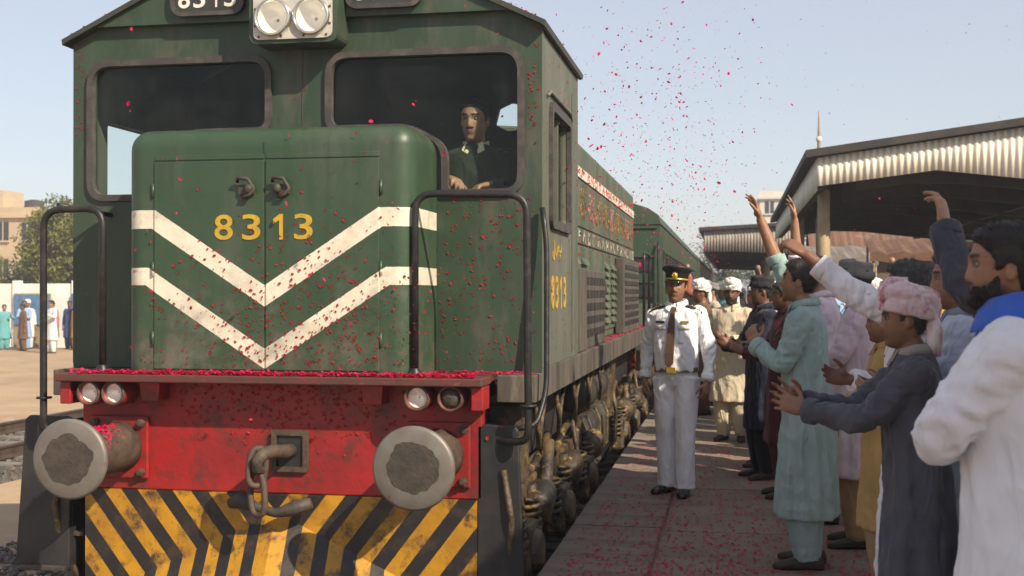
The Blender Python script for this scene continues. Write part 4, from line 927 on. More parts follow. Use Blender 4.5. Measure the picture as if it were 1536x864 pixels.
def head_geo(b, Mh, nr=56, ns=60):
    rings = []
    for i in range(nr):
        t = i/(nr-1); z = -.119+.239*(t+.055*math.sin(2*math.pi*t)*0)
        rings.append([Mh @ Vector(head_pt(z, 2*math.pi*j/ns)) for j in range(ns)])
    b.loft(rings)
    for s in (-1, 1):
        m = Mh @ Matrix.Translation((s*.076, .012, -.002)) @ Matrix.Rotation(s*R(22), 4, 'Z') @ Matrix.Rotation(R(-10), 4, 'X')
        b.ell((0,0,0), (.009,.020,.033), m, 12, 9)
def arc3(A, Bm, Cc, n=9, r=.38):
    A, Bm, Cc = Vector(A), Vector(Bm), Vector(Cc); q0 = Bm.lerp(A, r); q1 = Bm.lerp(Cc, r); out = [A.lerp(q0, i/n) for i in range(n)]
    for j in range(n+1):
        u = j/n; out.append(q0*(1-u)**2+Bm*2*u*(1-u)+q1*u*u)
    out += [q1.lerp(Cc, (i+1)/n) for i in range(n)]
    return out
def ik(S, Wt, L1, L2, pole):
    S, Wt = Vector(S), Vector(Wt); d = Wt-S; D = d.length
    if D > (L1+L2)*.995: Wt = S+d.normalized()*(L1+L2)*.995; d = Wt-S; D = d.length
    a = (L1*L1-L2*L2+D*D)/(2*D); h = math.sqrt(max(0, L1*L1-a*a)); n = d.normalized(); p = Vector(pole); p = (p-n*p.dot(n)).normalized()
    return S+n*a+p*h, Wt
def hand_geo(b, wr, hd, hn, right, curl=.35, spread=.12, fingers=True, sc=1.0):
    d = Vector(hd).normalized(); n = Vector(hn); n = (n-d*n.dot(d)).normalized(); s = d.cross(n)*(1 if right else -1)   # s: towards the thumb
    Wp = Vector(wr); rings = []
    for t, w, th in ((-.02,.027,.020),(.005,.029,.019),(.03,.037,.019),(.055,.041,.017),(.08,.041,.0145),(.094,.038,.011),(.100,.03,.006)):
        c = Wp+d*t*sc; rings.append([c+(s*w*math.copysign(abs(math.cos(a))**.8, math.cos(a))+n*th*math.sin(a))*sc for a in np.linspace(0, 2*math.pi, 17)[:-1]])
    b.loft(rings)
    b.ell(Wp+(d*.035+s*.022+n*.012)*sc, (.024*sc,.020*sc,.022*sc))
    if not fingers:
        b.ell(Wp+(d*.135-n*-.01)*sc, (.035*sc,.035*sc,.045*sc)); return
    for k, (o, l) in enumerate(((.030,.074),(.0105,.083),(-.0095,.077),(-.029,.060))):
        c_ = curl[k] if isinstance(curl, (list, tuple)) else curl*(1+.12*k)
        dirv = (d+s*spread*(1.5-k)*.55).normalized(); p = Wp+(d*(.088-.006*abs(k-1.2))+s*o)*sc; path = [p-dirv*.02*sc, p]; a = 0
        for seg, f in ((l*.45, .75), (l*.32, 1.1), (l*.25, .8)):
            a += c_*f; v = dirv*math.cos(a)+n*math.sin(a); p = p+v*seg*sc; path.append(p)
        b.tube(path, [.0098*sc,.0098*sc,.0092*sc,.0084*sc,.0066*sc], 10); b.ell(path[-1], (.0068*sc,)*3, None, 8, 6)
    p = Wp+(d*.028+s*.030+n*.006)*sc; path = [Wp+(d*.018+s*.012)*sc, p]
    for seg, vv in ((.038, d*.62+s*.72+n*.30), (.032, d*.85+s*.38+n*.38), (.022, d*.95+s*.12+n*.42)): p = p+vv.normalized()*seg*sc; path.append(p)
    b.tube(path, [.015*sc,.0135*sc,.0115*sc,.0105*sc,.008*sc], 10); b.ell(path[-1], (.0082*sc,)*3, None, 8, 6)
def remesh(b, vox, it=2, name='m'):
    me = b.mesh(name, fix=True); o = bpy.data.objects.new('t', me); COL.objects.link(o)
    m = o.modifiers.new('r', 'REMESH'); m.mode = 'VOXEL'; m.voxel_size = vox; m.use_smooth_shade = True
    if it: k = o.modifiers.new('s', 'SMOOTH'); k.factor = .5; k.iterations = it
    dg = bpy.context.evaluated_depsgraph_get(); out = bpy.data.meshes.new_from_object(o.evaluated_get(dg)); bpy.data.objects.remove(o); bpy.data.meshes.remove(me); out.name = name; return out
def crumple(me, amp, freq, seed, stretch=(1,1,1)):
    n = len(me.vertices); co = np.empty(n*3); me.vertices.foreach_get('co', co); no = np.empty(n*3); me.vertices.foreach_get('normal', no)
    co = co.reshape(-1, 3); no = no.reshape(-1, 3); d = np.empty(n); sx, sy, sz = (freq*q for q in stretch)
    for i in range(n):
        x, y, z = co[i]; w = mnoise.noise((x*sx*.5+seed, y*sy*.5, z*sz*.5)); q = mnoise.noise((x*sx*1.7+z*2.2+w*1.2+seed*3, y*sy*1.7+w, z*sz*.55)); q2 = mnoise.noise((x*sx*1.2-z*6+w*2, y*sy*1.2+seed, z*sz*1.6+x*5)); d[i] = (1-3*abs(q))*.75+(1-3*abs(q2))*.45+w*.4
    co += no*(d*amp)[:, None]; me.vertices.foreach_set('co', co.ravel()); me.update()
def scaled(me, S):
    me.transform(Matrix.Scale(S, 4)); return me
def lerp_prof(z, tab):
    t = sorted(tab); zs = [q[0] for q in t]; return [float(np.interp(z, zs, [q[k] for q in t])) for k in range(1, len(t[0]))]
DARKHAIR = mat('black_hair', (.012,.010,.009), .5, c2=(.03,.024,.02), sc=30, bump=.6, bsc=150, bd=.006, spec=.4)
GREYHAIR = mat('greying_hair', (.035,.032,.03), .55, c2=(.12,.115,.11), sc=60, r2=(.5,.8), bump=.6, bsc=150, bd=.006)
M_EYE = mat('eye_white', (.20,.175,.16), .3, var=.1); M_IRIS = mat('eye_iris', (.012,.008,.006), .1)
M_SHOE = mat('black_shoe_leather', (.012,.012,.013), .28, var=.4, sc=12); M_SANDAL = mat('brown_sandal', (.045,.025,.018), .6, bump=.2)
SK = {'brown': (.30,.155,.090), 'dark': (.185,.088,.050), 'light': (.37,.205,.125), 'mid': (.24,.120,.068), 'fair': (.47,.29,.19)}
KAM = [(1.505,.060,.062,.012),(1.475,.098,.078,.010),(1.445,.160,.092,.008),(1.41,.196,.104,.006),(1.34,.205,.118,.0),(1.22,.200,.126,-.004),(1.08,.192,.128,-.006),(.95,.204,.138,-.004),(.80,.222,.148,0),(.62,.238,.160,0),(.44,.252,.170,0)]
SHIRT = [(1.505,.058,.062,.012),(1.475,.096,.078,.010),(1.445,.158,.092,.008),(1.41,.196,.104,.006),(1.34,.190,.116,-.002),(1.22,.180,.122,-.008),(1.10,.168,.120,-.010),(1.02,.166,.120,-.008),(.985,.166,.118,-.006)]
def garment_rings(tab, zlo, zhi, lean, n=72, nz=70, fold=1.0, seed=0, belly=0, flare=1.0):
    rings = []; rs = random.Random(seed); ph = [rs.uniform(0, 6.3) for _ in range(6)]
    for i in range(nz):
        z = zlo+(zhi-zlo)*i/(nz-1); w, d, yc = lerp_prof(z, tab); A = fold*(.008+.085*max(0, min(1, (1.2-z)/.75)))
        if z < .95: w *= 1+(flare-1)*(.95-z)/.5; d *= 1+(flare-1)*(.95-z)/.5
        dy = -lean*max(0, z-.92); bl = belly*math.exp(-((z-1.08)/.16)**2); ring = []
        for j in range(n):
            th = 2*math.pi*j/n
            q1 = math.sin(4*th+ph[0]+1.0*math.sin(z*3+ph[3])); q2 = math.sin(7*th+ph[1]+1.1*math.sin(z*2.5+ph[4])); q3 = math.sin(13*th+ph[2]+z*3)
            m = 1+A*(.6*(1-1.6*abs(q1)**.8)+.45*(1-1.6*abs(q2)**.8)+.22*q3)
            cx, cy = math.cos(th), math.sin(th); e = .86
            x = w*m*math.copysign(abs(cx)**e, cx); y = d*m*math.copysign(abs(cy)**e, cy)
            if cy < 0: y -= bl*abs(cy)
            ring.append(Vector((x, y+yc+dy, z)))
        rings.append(ring)
    return rings
def person(label, loc, rot, H=1.75, pose=None, top=('kameez', None), bottom=None, hair=None, skin='brown', det=2, seed=0, lean=.0, head=(0,0,0), hat=None, beard=0, belly=.0,
           group=None, hem=.44, collar=True, shoes=None, feet=((-.10,-.02,-12),(.10,-.02,12)), seated=False, fold=1.0, wide=1.0, moustache=0, placket=True, sleeve=1.0, cs=1.0):
    S = H/1.75; pose = pose or {}
    t = thing('person', label, 'person', loc, R(rot), group); ORG[t.name] = Vector((0,0,0))
    vox = {2: .0058, 1: .0095, 0: .018}[det]; gv = {2: .0075, 1: .013, 0: .024}[det]; fing = det > 0
    up = lambda p: Vector((p[0], p[1]-lean*max(0, p[2]-.92), p[2]))
    hc = up((0, -.018, 1.632)); Mh = Matrix.Translation(hc) @ Matrix.Rotation(R(head[0]), 4, 'Z') @ Matrix.Rotation(R(-head[1]), 4, 'X') @ Matrix.Rotation(R(head[2]), 4, 'Y')
    b = B(); head_geo(b, Mh, 56 if det else 30, 60 if det else 28)
    nb = up((0,.012,1.44)); b.tube([nb, up((0,.006,1.50)), Mh @ Vector((0,.012,-.085)), Mh @ Vector((0,.005,-.03))], [.075,.060,.055,.052], 18)
    rings = []
    for z, w, d in ((.86,.10,.09),(.92,.155,.105),(1.0,.150,.105),(1.1,.140,.10),(1.22,.158,.105),(1.34,.168,.105),(1.42,.150,.085),(1.47,.085,.06)):
        rings.append([up((w*math.cos(a)*wide, d*math.sin(a), z)) for a in np.linspace(0, 2*math.pi, 25)[:-1]])
    b.loft(rings)
    hips = []
    kz = .49
    for k, s in enumerate((-1, 1)):
        fx, fy, fr = feet[k]
        if seated: P = [(s*.09, 0, .90), (s*.14, -.10, .86), (s*.14, -.11, .50)]
        else: P = [(s*.09, 0, .92), (s*.5*(.095+abs(fx)), fy*.5-.015, kz), (fx, fy+.03, .07)]
        b.tube(arc3(*P, n=6), list(np.interp(np.linspace(0,1,19), [0,.25,.5,.62,.75,1], [.088,.078,.058,.056,.052,.036])), 16); hips.append(P)
        fd = Vector((math.sin(R(fr)), -math.cos(R(fr)), 0)); A = Vector(P[2])
        b.tube([A+Vector((0,0,-.02))-fd*.03, A+fd*.06+Vector((0,0,-.035)), A+fd*.15+Vector((0,0,-.05))], [.038,.036,.022], 12)
    arms = {}
    for side, s in (('R', -1), ('L', 1)):
        q = pose.get(side, dict(w=(s*.27, -.02, .86), pole=(s*.3, .8, 0), hd=(0,-.1,-1), hn=(-s,.25,0), curl=.45))
        Wt = Vector(q['w']); raise_ = max(0, min(1.6, (Wt.z-1.40)/.4)); Sh = up((s*.178*wide, .004-.02*raise_, 1.415+.06*raise_)); E, Wt = ik(Sh, Wt, .295, .262, q.get('pole', (s*.4, .6, -.4)))
        b.tube([up((s*.09, 0, 1.40)), Sh]+arc3(Sh, E, Wt, 6, .22)[1:], [.05,.052]+list(np.interp(np.linspace(0,1,18), [0,.3,.5,.62,1], [.050,.045,.039,.041,.026])), 16)
        hand_geo(b, Wt, q.get('hd', (Wt-E)), q.get('hn', (-s,0,0)), side == 'R', q.get('curl', .35), q.get('spread', .15), fing, 1.0 if det else 1.05)
        arms[side] = (Sh, E, Wt, q.get('sl', .93), s)
    me = remesh(b, vox, 2 if det else 1, 'body')
    n = len(me.vertices); co = np.empty(n*3); me.vertices.foreach_get('co', co); co = co.reshape(-1, 3)
    inv = np.array(Mh.inverted()); hco = co @ inv[:3, :3].T + inv[:3, 3]
    base = np.array(SK[skin]); colr = np.ones((n, 4)); colr[:, :3] = base
    x, y, z = hco.T; front = y < -.02; ishead = (np.abs(x) < .1) & (np.abs(y) < .14) & (z > -.125) & (z < .13)
    lips = ishead & front & (np.abs(x) < .024-.0) & (z < -.048) & (z > -.072) & (y < -.075); colr[lips, :3] = base*np.array([.80,.60,.62])
    brow = ishead & front & (np.abs(np.abs(x)-.032) < .020) & (np.abs(z-.034+.0*np.abs(x)) < .0058); colr[brow, :3] = (.018,.013,.011)
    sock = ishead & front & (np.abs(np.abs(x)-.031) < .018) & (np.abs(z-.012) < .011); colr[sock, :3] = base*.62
    st = ishead & (y < .02) & (z < -.028-.35*np.maximum(0, .0-0)) & (z < -.018+.25*(np.abs(x)-.07)*0) & ~lips
    jw = np.clip((-.030-.25*np.clip(.05-np.abs(x), 0, .05)-z)/.022, 0, 1)*np.clip((.025-y)/.03, 0, 1)*np.clip((z+.16)/.03, 0, 1)*(ishead & ~lips); jw = (jw*(.34 if beard == 0 else .75))[:, None]
    colr[:, :3] = colr[:, :3]*(1-jw)+np.array([.022,.018,.016])*jw
    mou = ishead & front & (np.abs(x) < .03) & (z > -.048) & (z < -.038) & (y < -.082)
    if beard or moustache: colr[mou, :3] = (.018,.014,.012)
    at = me.color_attributes.new('tone', 'FLOAT_COLOR', 'POINT'); at.data.foreach_set('color', colr.ravel())
    scaled(me, S); body = link('body', me, M_SKIN, t)
    def add(name, bb, m, parent=t, vx=None, it=1, cr=None, fix=True):
        if vx: mm = remesh(bb, vx, it, name)
        else: mm = bb.mesh(name, fix=fix)
        if cr: crumple(mm, *cr)
        scaled(mm, S); return link(name, mm, m, parent)
    if det:
        for s in (-1, 1):
            e = B().ell((0,0,0), (.0105,.0095,.0085), Mh @ Matrix.Translation((s*.031, -.0725, .0105)), 14, 10)
            o = add('eye', e, M_EYE); ir = B().ell((0,0,0), (.0058,.003,.0058), Mh @ Matrix.Translation((s*.031, -.0805, .011)), 10, 6); add('iris', ir, M_IRIS, o)
    # hair: a cap that sinks below the skin outside the hairline
    if hair:
        hm, th = hair; rs = random.Random(seed+5); hb_ = B(); nr, ns = (44, 56) if det else (20, 24); rings = []; pts = []
        for i in range(nr):
            zz = -.085+.2055*i/(nr-1); ring = []
            for j in range(ns):
                ph = 2*math.pi*j/ns; a = abs(((ph+math.pi) % (2*math.pi))-math.pi); ad = math.degrees(a)
                hl = np.interp(ad, [0,30,50,68,78,92,104,125,180], [.070,.066,.052,.035,-.012,.005,-.02,-.060,-.066]); f = max(0, min(1, (zz-hl)/.014+.2))
                nn = mnoise.noise(Vector((math.sin(ph)*3+seed, math.cos(ph)*3, zz*24)))*.35+mnoise.noise(Vector((math.sin(ph)*9+seed, math.cos(ph)*9, zz*70)))*.3
                off = (-.008*(1-f)+f*th*(.75+nn+.25*min(1, max(0, zz/.1)))); q = Vector(head_pt(zz, ph, off)); q.z += off*.85*max(0, zz/.11) if zz > 0 else 0
                w_ = Mh @ q; ring.append(w_)
                if f > .8: pts.append((w_, (w_-(Mh @ Vector((0,.01,.01)))).normalized()))
            rings.append(ring)
        hb_.loft(rings)
        if det == 2:
            for k in range(3600):
                p_, n_ = rs.choice(pts); p_ = p_+Vector((rs.gauss(0,.004), rs.gauss(0,.004), rs.gauss(0,.004)))
                d_ = (n_*.55+Vector((rs.gauss(0,.6), rs.gauss(0,.6), rs.gauss(-.15,.5)))).normalized(); l = rs.uniform(.006,.015); sd_ = d_.cross(n_).normalized()*.0011
                if sd_.length > 1e-6: hb_.add([p_-sd_-n_*.003, p_+sd_-n_*.003, p_+d_*l], [(0,1,2)])
        add('hair', hb_, hm, fix=False)
    if beard:
        bb = B(); rings = []
        for i in range(60):
            zz = -.119+.125*i/59; ring = []
            for j in range(120):
                ph = 2*math.pi*j/120; a = abs(((ph+math.pi) % (2*math.pi))-math.pi); ad = math.degrees(a)
                tl = np.interp(ad, [0,14,20,40,60,80,95], [-.074,-.070,-.041,-.044,-.040,-.005,-.2]); tl += .006*mnoise.noise(Vector((math.sin(ph)*14, math.cos(ph)*14, seed))); f = max(0, min(1, (tl-zz)/.016)); f = f*f*(3-2*f); nn = mnoise.noise(Vector((math.sin(ph)*9+seed, math.cos(ph)*9, zz*60)))
                ring.append(Mh @ Vector(head_pt(zz, ph, -.008*(1-f)+f*(beard*(1+.35*nn)))))
            rings.append(ring)
        bb.loft(rings); rs = random.Random(seed+6); cen = Mh @ Vector((0,.0,-.05))
        bp = [q for i, r_ in enumerate(rings) for j, q in enumerate(r_) if (q-(Mh @ Vector(head_pt(-.119+.125*i/59, 2*math.pi*j/120)))).dot(q-cen) > 0]
        if det == 2 and bp:
            for k in range(2600):
                p_ = rs.choice(bp); n_ = (p_-cen).normalized(); d_ = (n_*.6+Vector((rs.gauss(0,.4), rs.gauss(0,.4), rs.gauss(-.5,.35)))).normalized(); l = rs.uniform(.004,.010); s_ = d_.cross(n_)
                if s_.length > 1e-3: s_ = s_.normalized()*.0010; bb.add([p_-s_-n_*.002, p_+s_-n_*.002, p_+d_*l], [(0,1,2)])
        add('beard', bb, DARKHAIR, fix=False)
    # headwear
    if hat and hat[0] == 'turban':
        hb_ = B(); rings = []
        for i in range(40):
            u = i/39; a = u*math.pi*.5; zz = .016+(.150)*math.sin(a)**.9 if u > 0 else .016; ring = []
            for j in range(64):
                ph = 2*math.pi*j/64
                wr = (1-u**3)*.018*abs(math.sin(u*8+3.4*math.sin(ph+seed)+1.6*math.sin(2*ph+1)+2*mnoise.noise(Vector((math.sin(ph)*1.5, math.cos(ph)*1.5, u*3+seed)))))**.6+.004*mnoise.noise(Vector((math.sin(ph)*4, math.cos(ph)*4, u*14+seed)))
                r0 = (.090+.020*math.sin(min(1, u*2.2)*math.pi/2))*math.cos(a)**.5+wr if u < 1 else .002
                tilt = .022*math.cos(ph)*(1 if True else 0)
                ring.append(Mh @ Vector((r0*.97*math.sin(ph), -r0*1.16*math.cos(ph)+.012, zz+tilt+wr*.6)))
            rings.append(ring)
        base = [Mh @ Vector((.088*math.sin(2*math.pi*j/64), -.100*math.cos(2*math.pi*j/64)+.012, .025+.03*math.cos(2*math.pi*j/64))) for j in range(64)]
        hb_.loft([base]+rings); o = add('turban', hb_, hat[1])
        tl = B().tube([Mh @ Vector(q) for q in ((.02,.10,.03), (.03,.115,-.04), (.035,.11,-.10), (.03,.12,-.15))], [.03,.035,.035,.02], 10, mod=lambda u, th: 1+.2*math.sin(th*5)); add('turban_tail', tl, hat[1], o)
    if hat and hat[0] == 'cap':
        hb_ = B(); rings = []
        for i in range(14):
            u = i/13; a = u*math.pi/2; ring = []
            for j in range(40):
                ph = 2*math.pi*j/40; r0 = 1.0*math.cos(a)**.28 if u < 1 else .02; ring.append(Mh @ Vector((.083*r0*math.sin(ph), -.101*r0*math.cos(ph)+.008, .045+.018*math.cos(ph)+.085*math.sin(a)**1.2)))
            rings.append(ring)
        hb_.loft(rings); add('cap', hb_, hat[1])
    if hat and hat[0] == 'wool':     # flat woollen cap with rolled rim
        hb_ = B(); rings = []
        for u, r0, zz in ((0,.90,.035),(.1,1.06,.03),(.2,1.16,.045),(.3,1.15,.068),(.4,1.03,.08),(.5,1.04,.10),(.7,1.06,.118),(.85,.9,.13),(1,.1,.136)):
            rings.append([Mh @ Vector((.083*r0*math.sin(ph), -.100*r0*math.cos(ph)+.010, zz+.012*math.cos(ph)+.004*math.sin(5*ph))) for ph in np.linspace(0, 2*math.pi, 41)[:-1]])
        hb_.loft(rings); add('wool_cap', hb_, hat[1])
    # upper garment
    kind, tm = top; g = B(); tab = KAM if kind == 'kameez' else SHIRT; zl = hem if kind == 'kameez' else .975
    if seated: zl = .90
    if wide != 1.0: tab = [(a, w*wide, d*(.5+.5*wide), c) for a, w, d, c in tab]
    g.loft(garment_rings(tab, zl, 1.500, lean, 72 if det else 28, 70 if det else 26, fold if kind == 'kameez' else .35, seed, belly, 1.0))
    for side, (Sh, E, Wt, sl, s) in arms.items():
        end = E.lerp(Wt, sl) if sl <= 1 else Wt; pth = [up((s*.10, .0, 1.405))]+arc3(Sh, E, end, 9, .25); k = len(pth); rp = random.Random(seed+s); pa, pb = rp.uniform(0, 6), rp.uniform(0, 6)
        rr = list(np.interp(np.linspace(0,1,k), [0,.12,.5,.8,1], [.072,.072,.060,.052,.047] if kind == 'kameez' else [.068,.064,.053,.046,.043]))
        bunch = 1.0 if sl > .6 else 1.4
        def md(u, th, pa=pa, pb=pb): 
            e = math.exp(-((u-.52)/.16)**2)+.55*math.exp(-((u-.92)/.10)**2)*bunch+.35*math.exp(-((u-.15)/.1)**2)
            w_ = math.sin(26*u*u+10*u+pa+2.2*math.sin(th+pb)+.9*math.sin(2*th)); w2 = mnoise.noise(Vector((u*9+pa+1.1*math.sin(th+pb), .55*math.cos(th)+pb, .55*math.sin(th)))); w3 = mnoise.noise(Vector((u*19+pb+1.6*math.sin(th+pa), .8*math.cos(th), .8*math.sin(th)+pa))); return 1+.09*e*fold*((1-abs(w_))*1.5-.55)*(1+1.5*w2)+fold*(.15*(1-3*abs(w2))*(.65+.35*math.cos(th-pb))+.14*(.35+e)*(1-3*abs(w3))-.10)
        g.tube(arc_resample(pth, 46) if det else pth, [q*sleeve for q in np.interp(np.linspace(0,1,46 if det else k), np.linspace(0,1,k), rr)], 26 if det else 12, mod=md)
    gar = add('kameez' if kind == 'kameez' else 'shirt', g, tm, t, gv, 1 if det == 2 else 0, (.0105*fold, 5.5, seed, (1,1,.5)) if det == 2 else ((.007, 6, seed, (1,1,.5)) if det == 1 else None))
    if det:
        if collar:
            cm = collar if not isinstance(collar, bool) else tm
            cb = B(); rings = []
            for i, (dz, dr) in enumerate(((.0, .002), (.022, .004), (.042, .006), (.046, .012), (.030, .022), (.004, .026))):
                ring = []
                for j in range(37):
                    ph = R(14)+(2*math.pi-R(28))*j/36; fr = math.cos(ph); r_ = .063+dr*(2*cs-1); ring.append(up((r_*math.sin(ph), -(r_*1.02)*math.cos(ph)+.010, 1.490+(dz*cs if i < 4 else dz-.02*(cs-1))-.022*max(0, fr)-.004*fr)))
                rings.append(ring)
            k = 37; vs = [q for r_ in rings for q in r_]; cb.add(vs, [(i*k+j, i*k+j+1, (i+1)*k+j+1, (i+1)*k+j) for i in range(5) for j in range(k-1)], True)
            o = add('collar', cb, cm, gar); m_ = o.modifiers.new('s', 'SOLIDIFY'); m_.thickness = .003
            for s in (-1, 1):
                lp = B(); lp.prism([up((s*.012, -.060, 1.492)), up((s*.050, -.052, 1.515)), up((s*.066, -.085, 1.462)), up((s*.030, -.100, 1.440))], (0,-.004,0)); add('collar_point', lp, cm, gar)
        for side, (Sh, E, Wt, sl, s) in arms.items():
            e1 = E.lerp(Wt, sl); e0 = E.lerp(Wt, sl-.20); r_ = (.052 if kind == 'kameez' else .046)+.004
            cu = B().tube([e0, e0.lerp(e1, .15), e0.lerp(e1, .9), e1+(e1-e0)*.04], [r_-.004, r_+.001, r_+.001, r_-.002], 26, mod=lambda u, th: 1+.025*math.sin(3*th+s)); add('cuff', cu, tm, gar)
        if placket and kind == 'kameez' and det == 2:
            pk = B(); zs = np.linspace(1.06, 1.465, 14); vs = []
            for z_ in zs:
                w, d, yc = lerp_prof(z_, tab); yy = yc-d-lean*max(0, z_-.92)-.008-belly*math.exp(-((z_-1.08)/.16)**2); vs += [Vector((-.017, yy, z_)), Vector((.017, yy, z_)), Vector((.017, yy+.02, z_)), Vector((-.017, yy+.02, z_))]
            pk.loft([vs[i*4:i*4+4] for i in range(14)], smooth=False); add('placket', pk, tm, gar)
            for z_ in (1.12, 1.22, 1.32, 1.42):
                w, d, yc = lerp_prof(z_, tab); add('button', B().ell((0, yc-d-lean*max(0, z_-.92)-.010-belly*math.exp(-((z_-1.08)/.16)**2), z_), (.006,.004,.006), None, 8, 6), M_EYE, gar)
    # lower garment
    if bottom:
        lk, lm = bottom; g = B(); rp = random.Random(seed+9)
        if not seated:
            w0 = 1.06 if lk == 'shalwar' else .98
            g.loft([[Vector((w*math.cos(a)*w0*wide, d*math.sin(a)*w0+.002, z)) for a in np.linspace(0, 2*math.pi, 41)[:-1]] for z, w, d in ((.83,.10,.07),(.86,.160,.100),(.93,.172,.120),(1.0,.162,.116),(1.03,.158,.113))])
        for k, P in enumerate(hips):
            s = (-1, 1)[k]; pa = rp.uniform(0, 6); P2 = (P[0], P[1], (P[2][0], P[2][1]-.005, .055 if not seated else P[2][2])); pth = arc3(*P2, n=10); kk = len(pth)
            prof = ([0,.2,.5,.8,.95,1], [.108,.118,.108,.092,.074,.070]) if lk == 'shalwar' else ([0,.2,.5,.8,1], [.100,.092,.076,.073,.078])
            rr = list(np.interp(np.linspace(0,1,kk), *prof))
            def ml(u, th, pa=pa): return 1+(.055 if lk == 'shalwar' else .018)*math.sin(6*th+pa+2*math.sin(u*5))+.035*math.exp(-((u-.96)/.06)**2)*math.sin(u*80+pa)+(.03*math.cos(2*(th))*0)
            g.tube(arc_resample(pth, 50) if det else pth, list(np.interp(np.linspace(0,1,50 if det else kk), np.linspace(0,1,kk), rr)), 30 if det else 12, mod=ml)
        low = add('shalwar' if lk == 'shalwar' else 'trousers', g, lm, t, gv, 1 if det else 0, (.005, 8, seed+2, (1,1,.35)) if det else None)
    if shoes and not seated:
        for k, (fx, fy, fr) in enumerate(feet):
            fd = Vector((math.sin(R(fr)), -math.cos(R(fr)), 0)); sd_ = Vector((fd.y, -fd.x, 0)); A = Vector((fx, fy+.03, 0)); sh = B(); rings = []
            for u, w, h in ((-.085,.020,.045),(-.075,.032,.070),(-.03,.038,.088),(.02,.040,.090),(.06,.044,.072),(.11,.048,.056),(.155,.044,.046),(.185,.030,.036),(.198,.012,.024)):
                c_ = A+fd*u; rings.append([c_+sd_*w*math.copysign(abs(math.cos(a))**.7, math.cos(a))+Vector((0,0,max(.002, h*.5+h*.5*math.copysign(abs(math.sin(a))**.6, math.sin(a))))) for a in np.linspace(0, 2*math.pi, 21)[:-1]])
            sh.loft(rings); add('shoe', sh, shoes)
    return t, up, S, Mh, gar, arms
def arc_resample(P, n):
    P = [Vector(p) for p in P]; L_ = [0]
    for a, b in zip(P[:-1], P[1:]): L_.append(L_[-1]+(b-a).length)
    out = []
    for i in range(n):
        s = L_[-1]*i/(n-1); k = min(len(P)-2, max(0, int(np.searchsorted(L_, s)-1))); f = (s-L_[k])/max(1e-9, L_[k+1]-L_[k]); out.append(P[k].lerp(P[k+1], min(1, max(0, f))))
    return out
# ---------------------------------------------------------------- the people in the photograph
W_UNI = cloth('uniform_white', (.80,.80,.82), (.70,.70,.74)); W_KUR = cloth('kurta_white', (.76,.74,.76), (.66,.62,.66)); W_FRONT = cloth('white_cotton', (.76,.76,.80), (.68,.67,.72))
TEAL = cloth('teal', (.30,.40,.385), (.24,.33,.32)); TEALD = cloth('teal_shalwar', (.27,.365,.35), (.21,.29,.28)); CREAM_ = cloth('cream', (.60,.52,.38), (.50,.42,.30))
GREYK = cloth('slate_grey', (.085,.085,.105), (.060,.058,.072)); NAVY = cloth('navy', (.020,.024,.045), (.014,.016,.03)); MAROON = cloth('maroon', (.09,.022,.025), (.05,.014,.016), stains=(.45,.02,.06))
LBLUE = cloth('pale_blue', (.48,.52,.62), (.40,.44,.55)); PINKW = cloth('pink_stained_white', (.70,.62,.66), (.60,.44,.52), stains=(.62,.30,.42)); TURB = cloth('powdered_turban', (.70,.60,.60), (.58,.34,.40), .45, stains=(.36,.04,.09), sr=(.50,.62))
TURBW = cloth('white_turban', (.76,.72,.68), (.62,.56,.55), .35); TAN = cloth('tan', (.36,.24,.13), (.28,.18,.09)); GOLD = cloth('gold_brocade', (.46,.30,.11), (.30,.18,.06), .5); OLIVE = cloth('olive_jersey', (.022,.030,.020), (.014,.02,.013), .4)
BLUEC = cloth('royal_blue', (.05,.13,.52), (.04,.10,.42)); GREYS = cloth('charcoal', (.060,.060,.078), (.045,.045,.06)); YELC = cloth('pale_yellow', (.62,.56,.36), (.5,.45,.28)); DKC = cloth('dark_shalwar', (.018,.018,.022), (.012,.012,.015))
GREYCAP = cloth('grey_felt', (.22,.21,.20), (.14,.13,.12), .5)
M_GOLD = mat('gold_braid', (.75,.48,.08), .35, metal=.7, var=.3, sc=40, bump=.3, bsc=120, bd=.002); M_CAPB = mat('cap_black', (.010,.010,.012), .55, var=.3); M_VISOR = mat('cap_visor', (.008,.008,.009), .12)
M_TIE = mat('brown_tie', (.105,.052,.030), .6, c2=(.085,.040,.024), sc=30, c3=(.25,.14,.07), sc3=70, r3=(.70,.73), bump=.2, bsc=160, bd=.003); M_BELT = mat('olive_belt', (.16,.15,.08), .5, var=.4)
h1 = (DARKHAIR, .013)
# officer
t, up, S, Mh, gar, arms = person('station officer in white uniform, brown tie and black peaked cap on the platform', (-.44, 9.72, 0), -14, 1.78,
    dict(R=dict(w=(-.265,.01,.895), pole=(-.5,.8,0), hd=(.04,-.16,-1), hn=(.95,.3,0), curl=.55, sl=.95), L=dict(w=(.275,-.10,.895), pole=(.5,.8,0), hd=(-.03,-.18,-1), hn=(-.9,.45,0), curl=.6, sl=.95)),
    ('shirt', W_UNI), ('trousers', W_UNI), (DARKHAIR, .008), 'brown', 2, 11, lean=-.02, head=(8, 2, 3), belly=.018, shoes=M_SHOE, feet=((-.085,.03,-22),(.080,-.07,8)), moustache=1)
OFF = t
def offp(name, b, m, parent=t, off=None):
    me = b.mesh(name); scaled(me, S); return link(name, me, m, parent)
def ringM(r0, zz, n=48, tl=.0): return [Mh @ Vector((.083*r0*math.sin(a), -.101*r0*math.cos(a)+.006, zz+tl*math.cos(a))) for a in np.linspace(0, 2*math.pi, n+1)[:-1]]
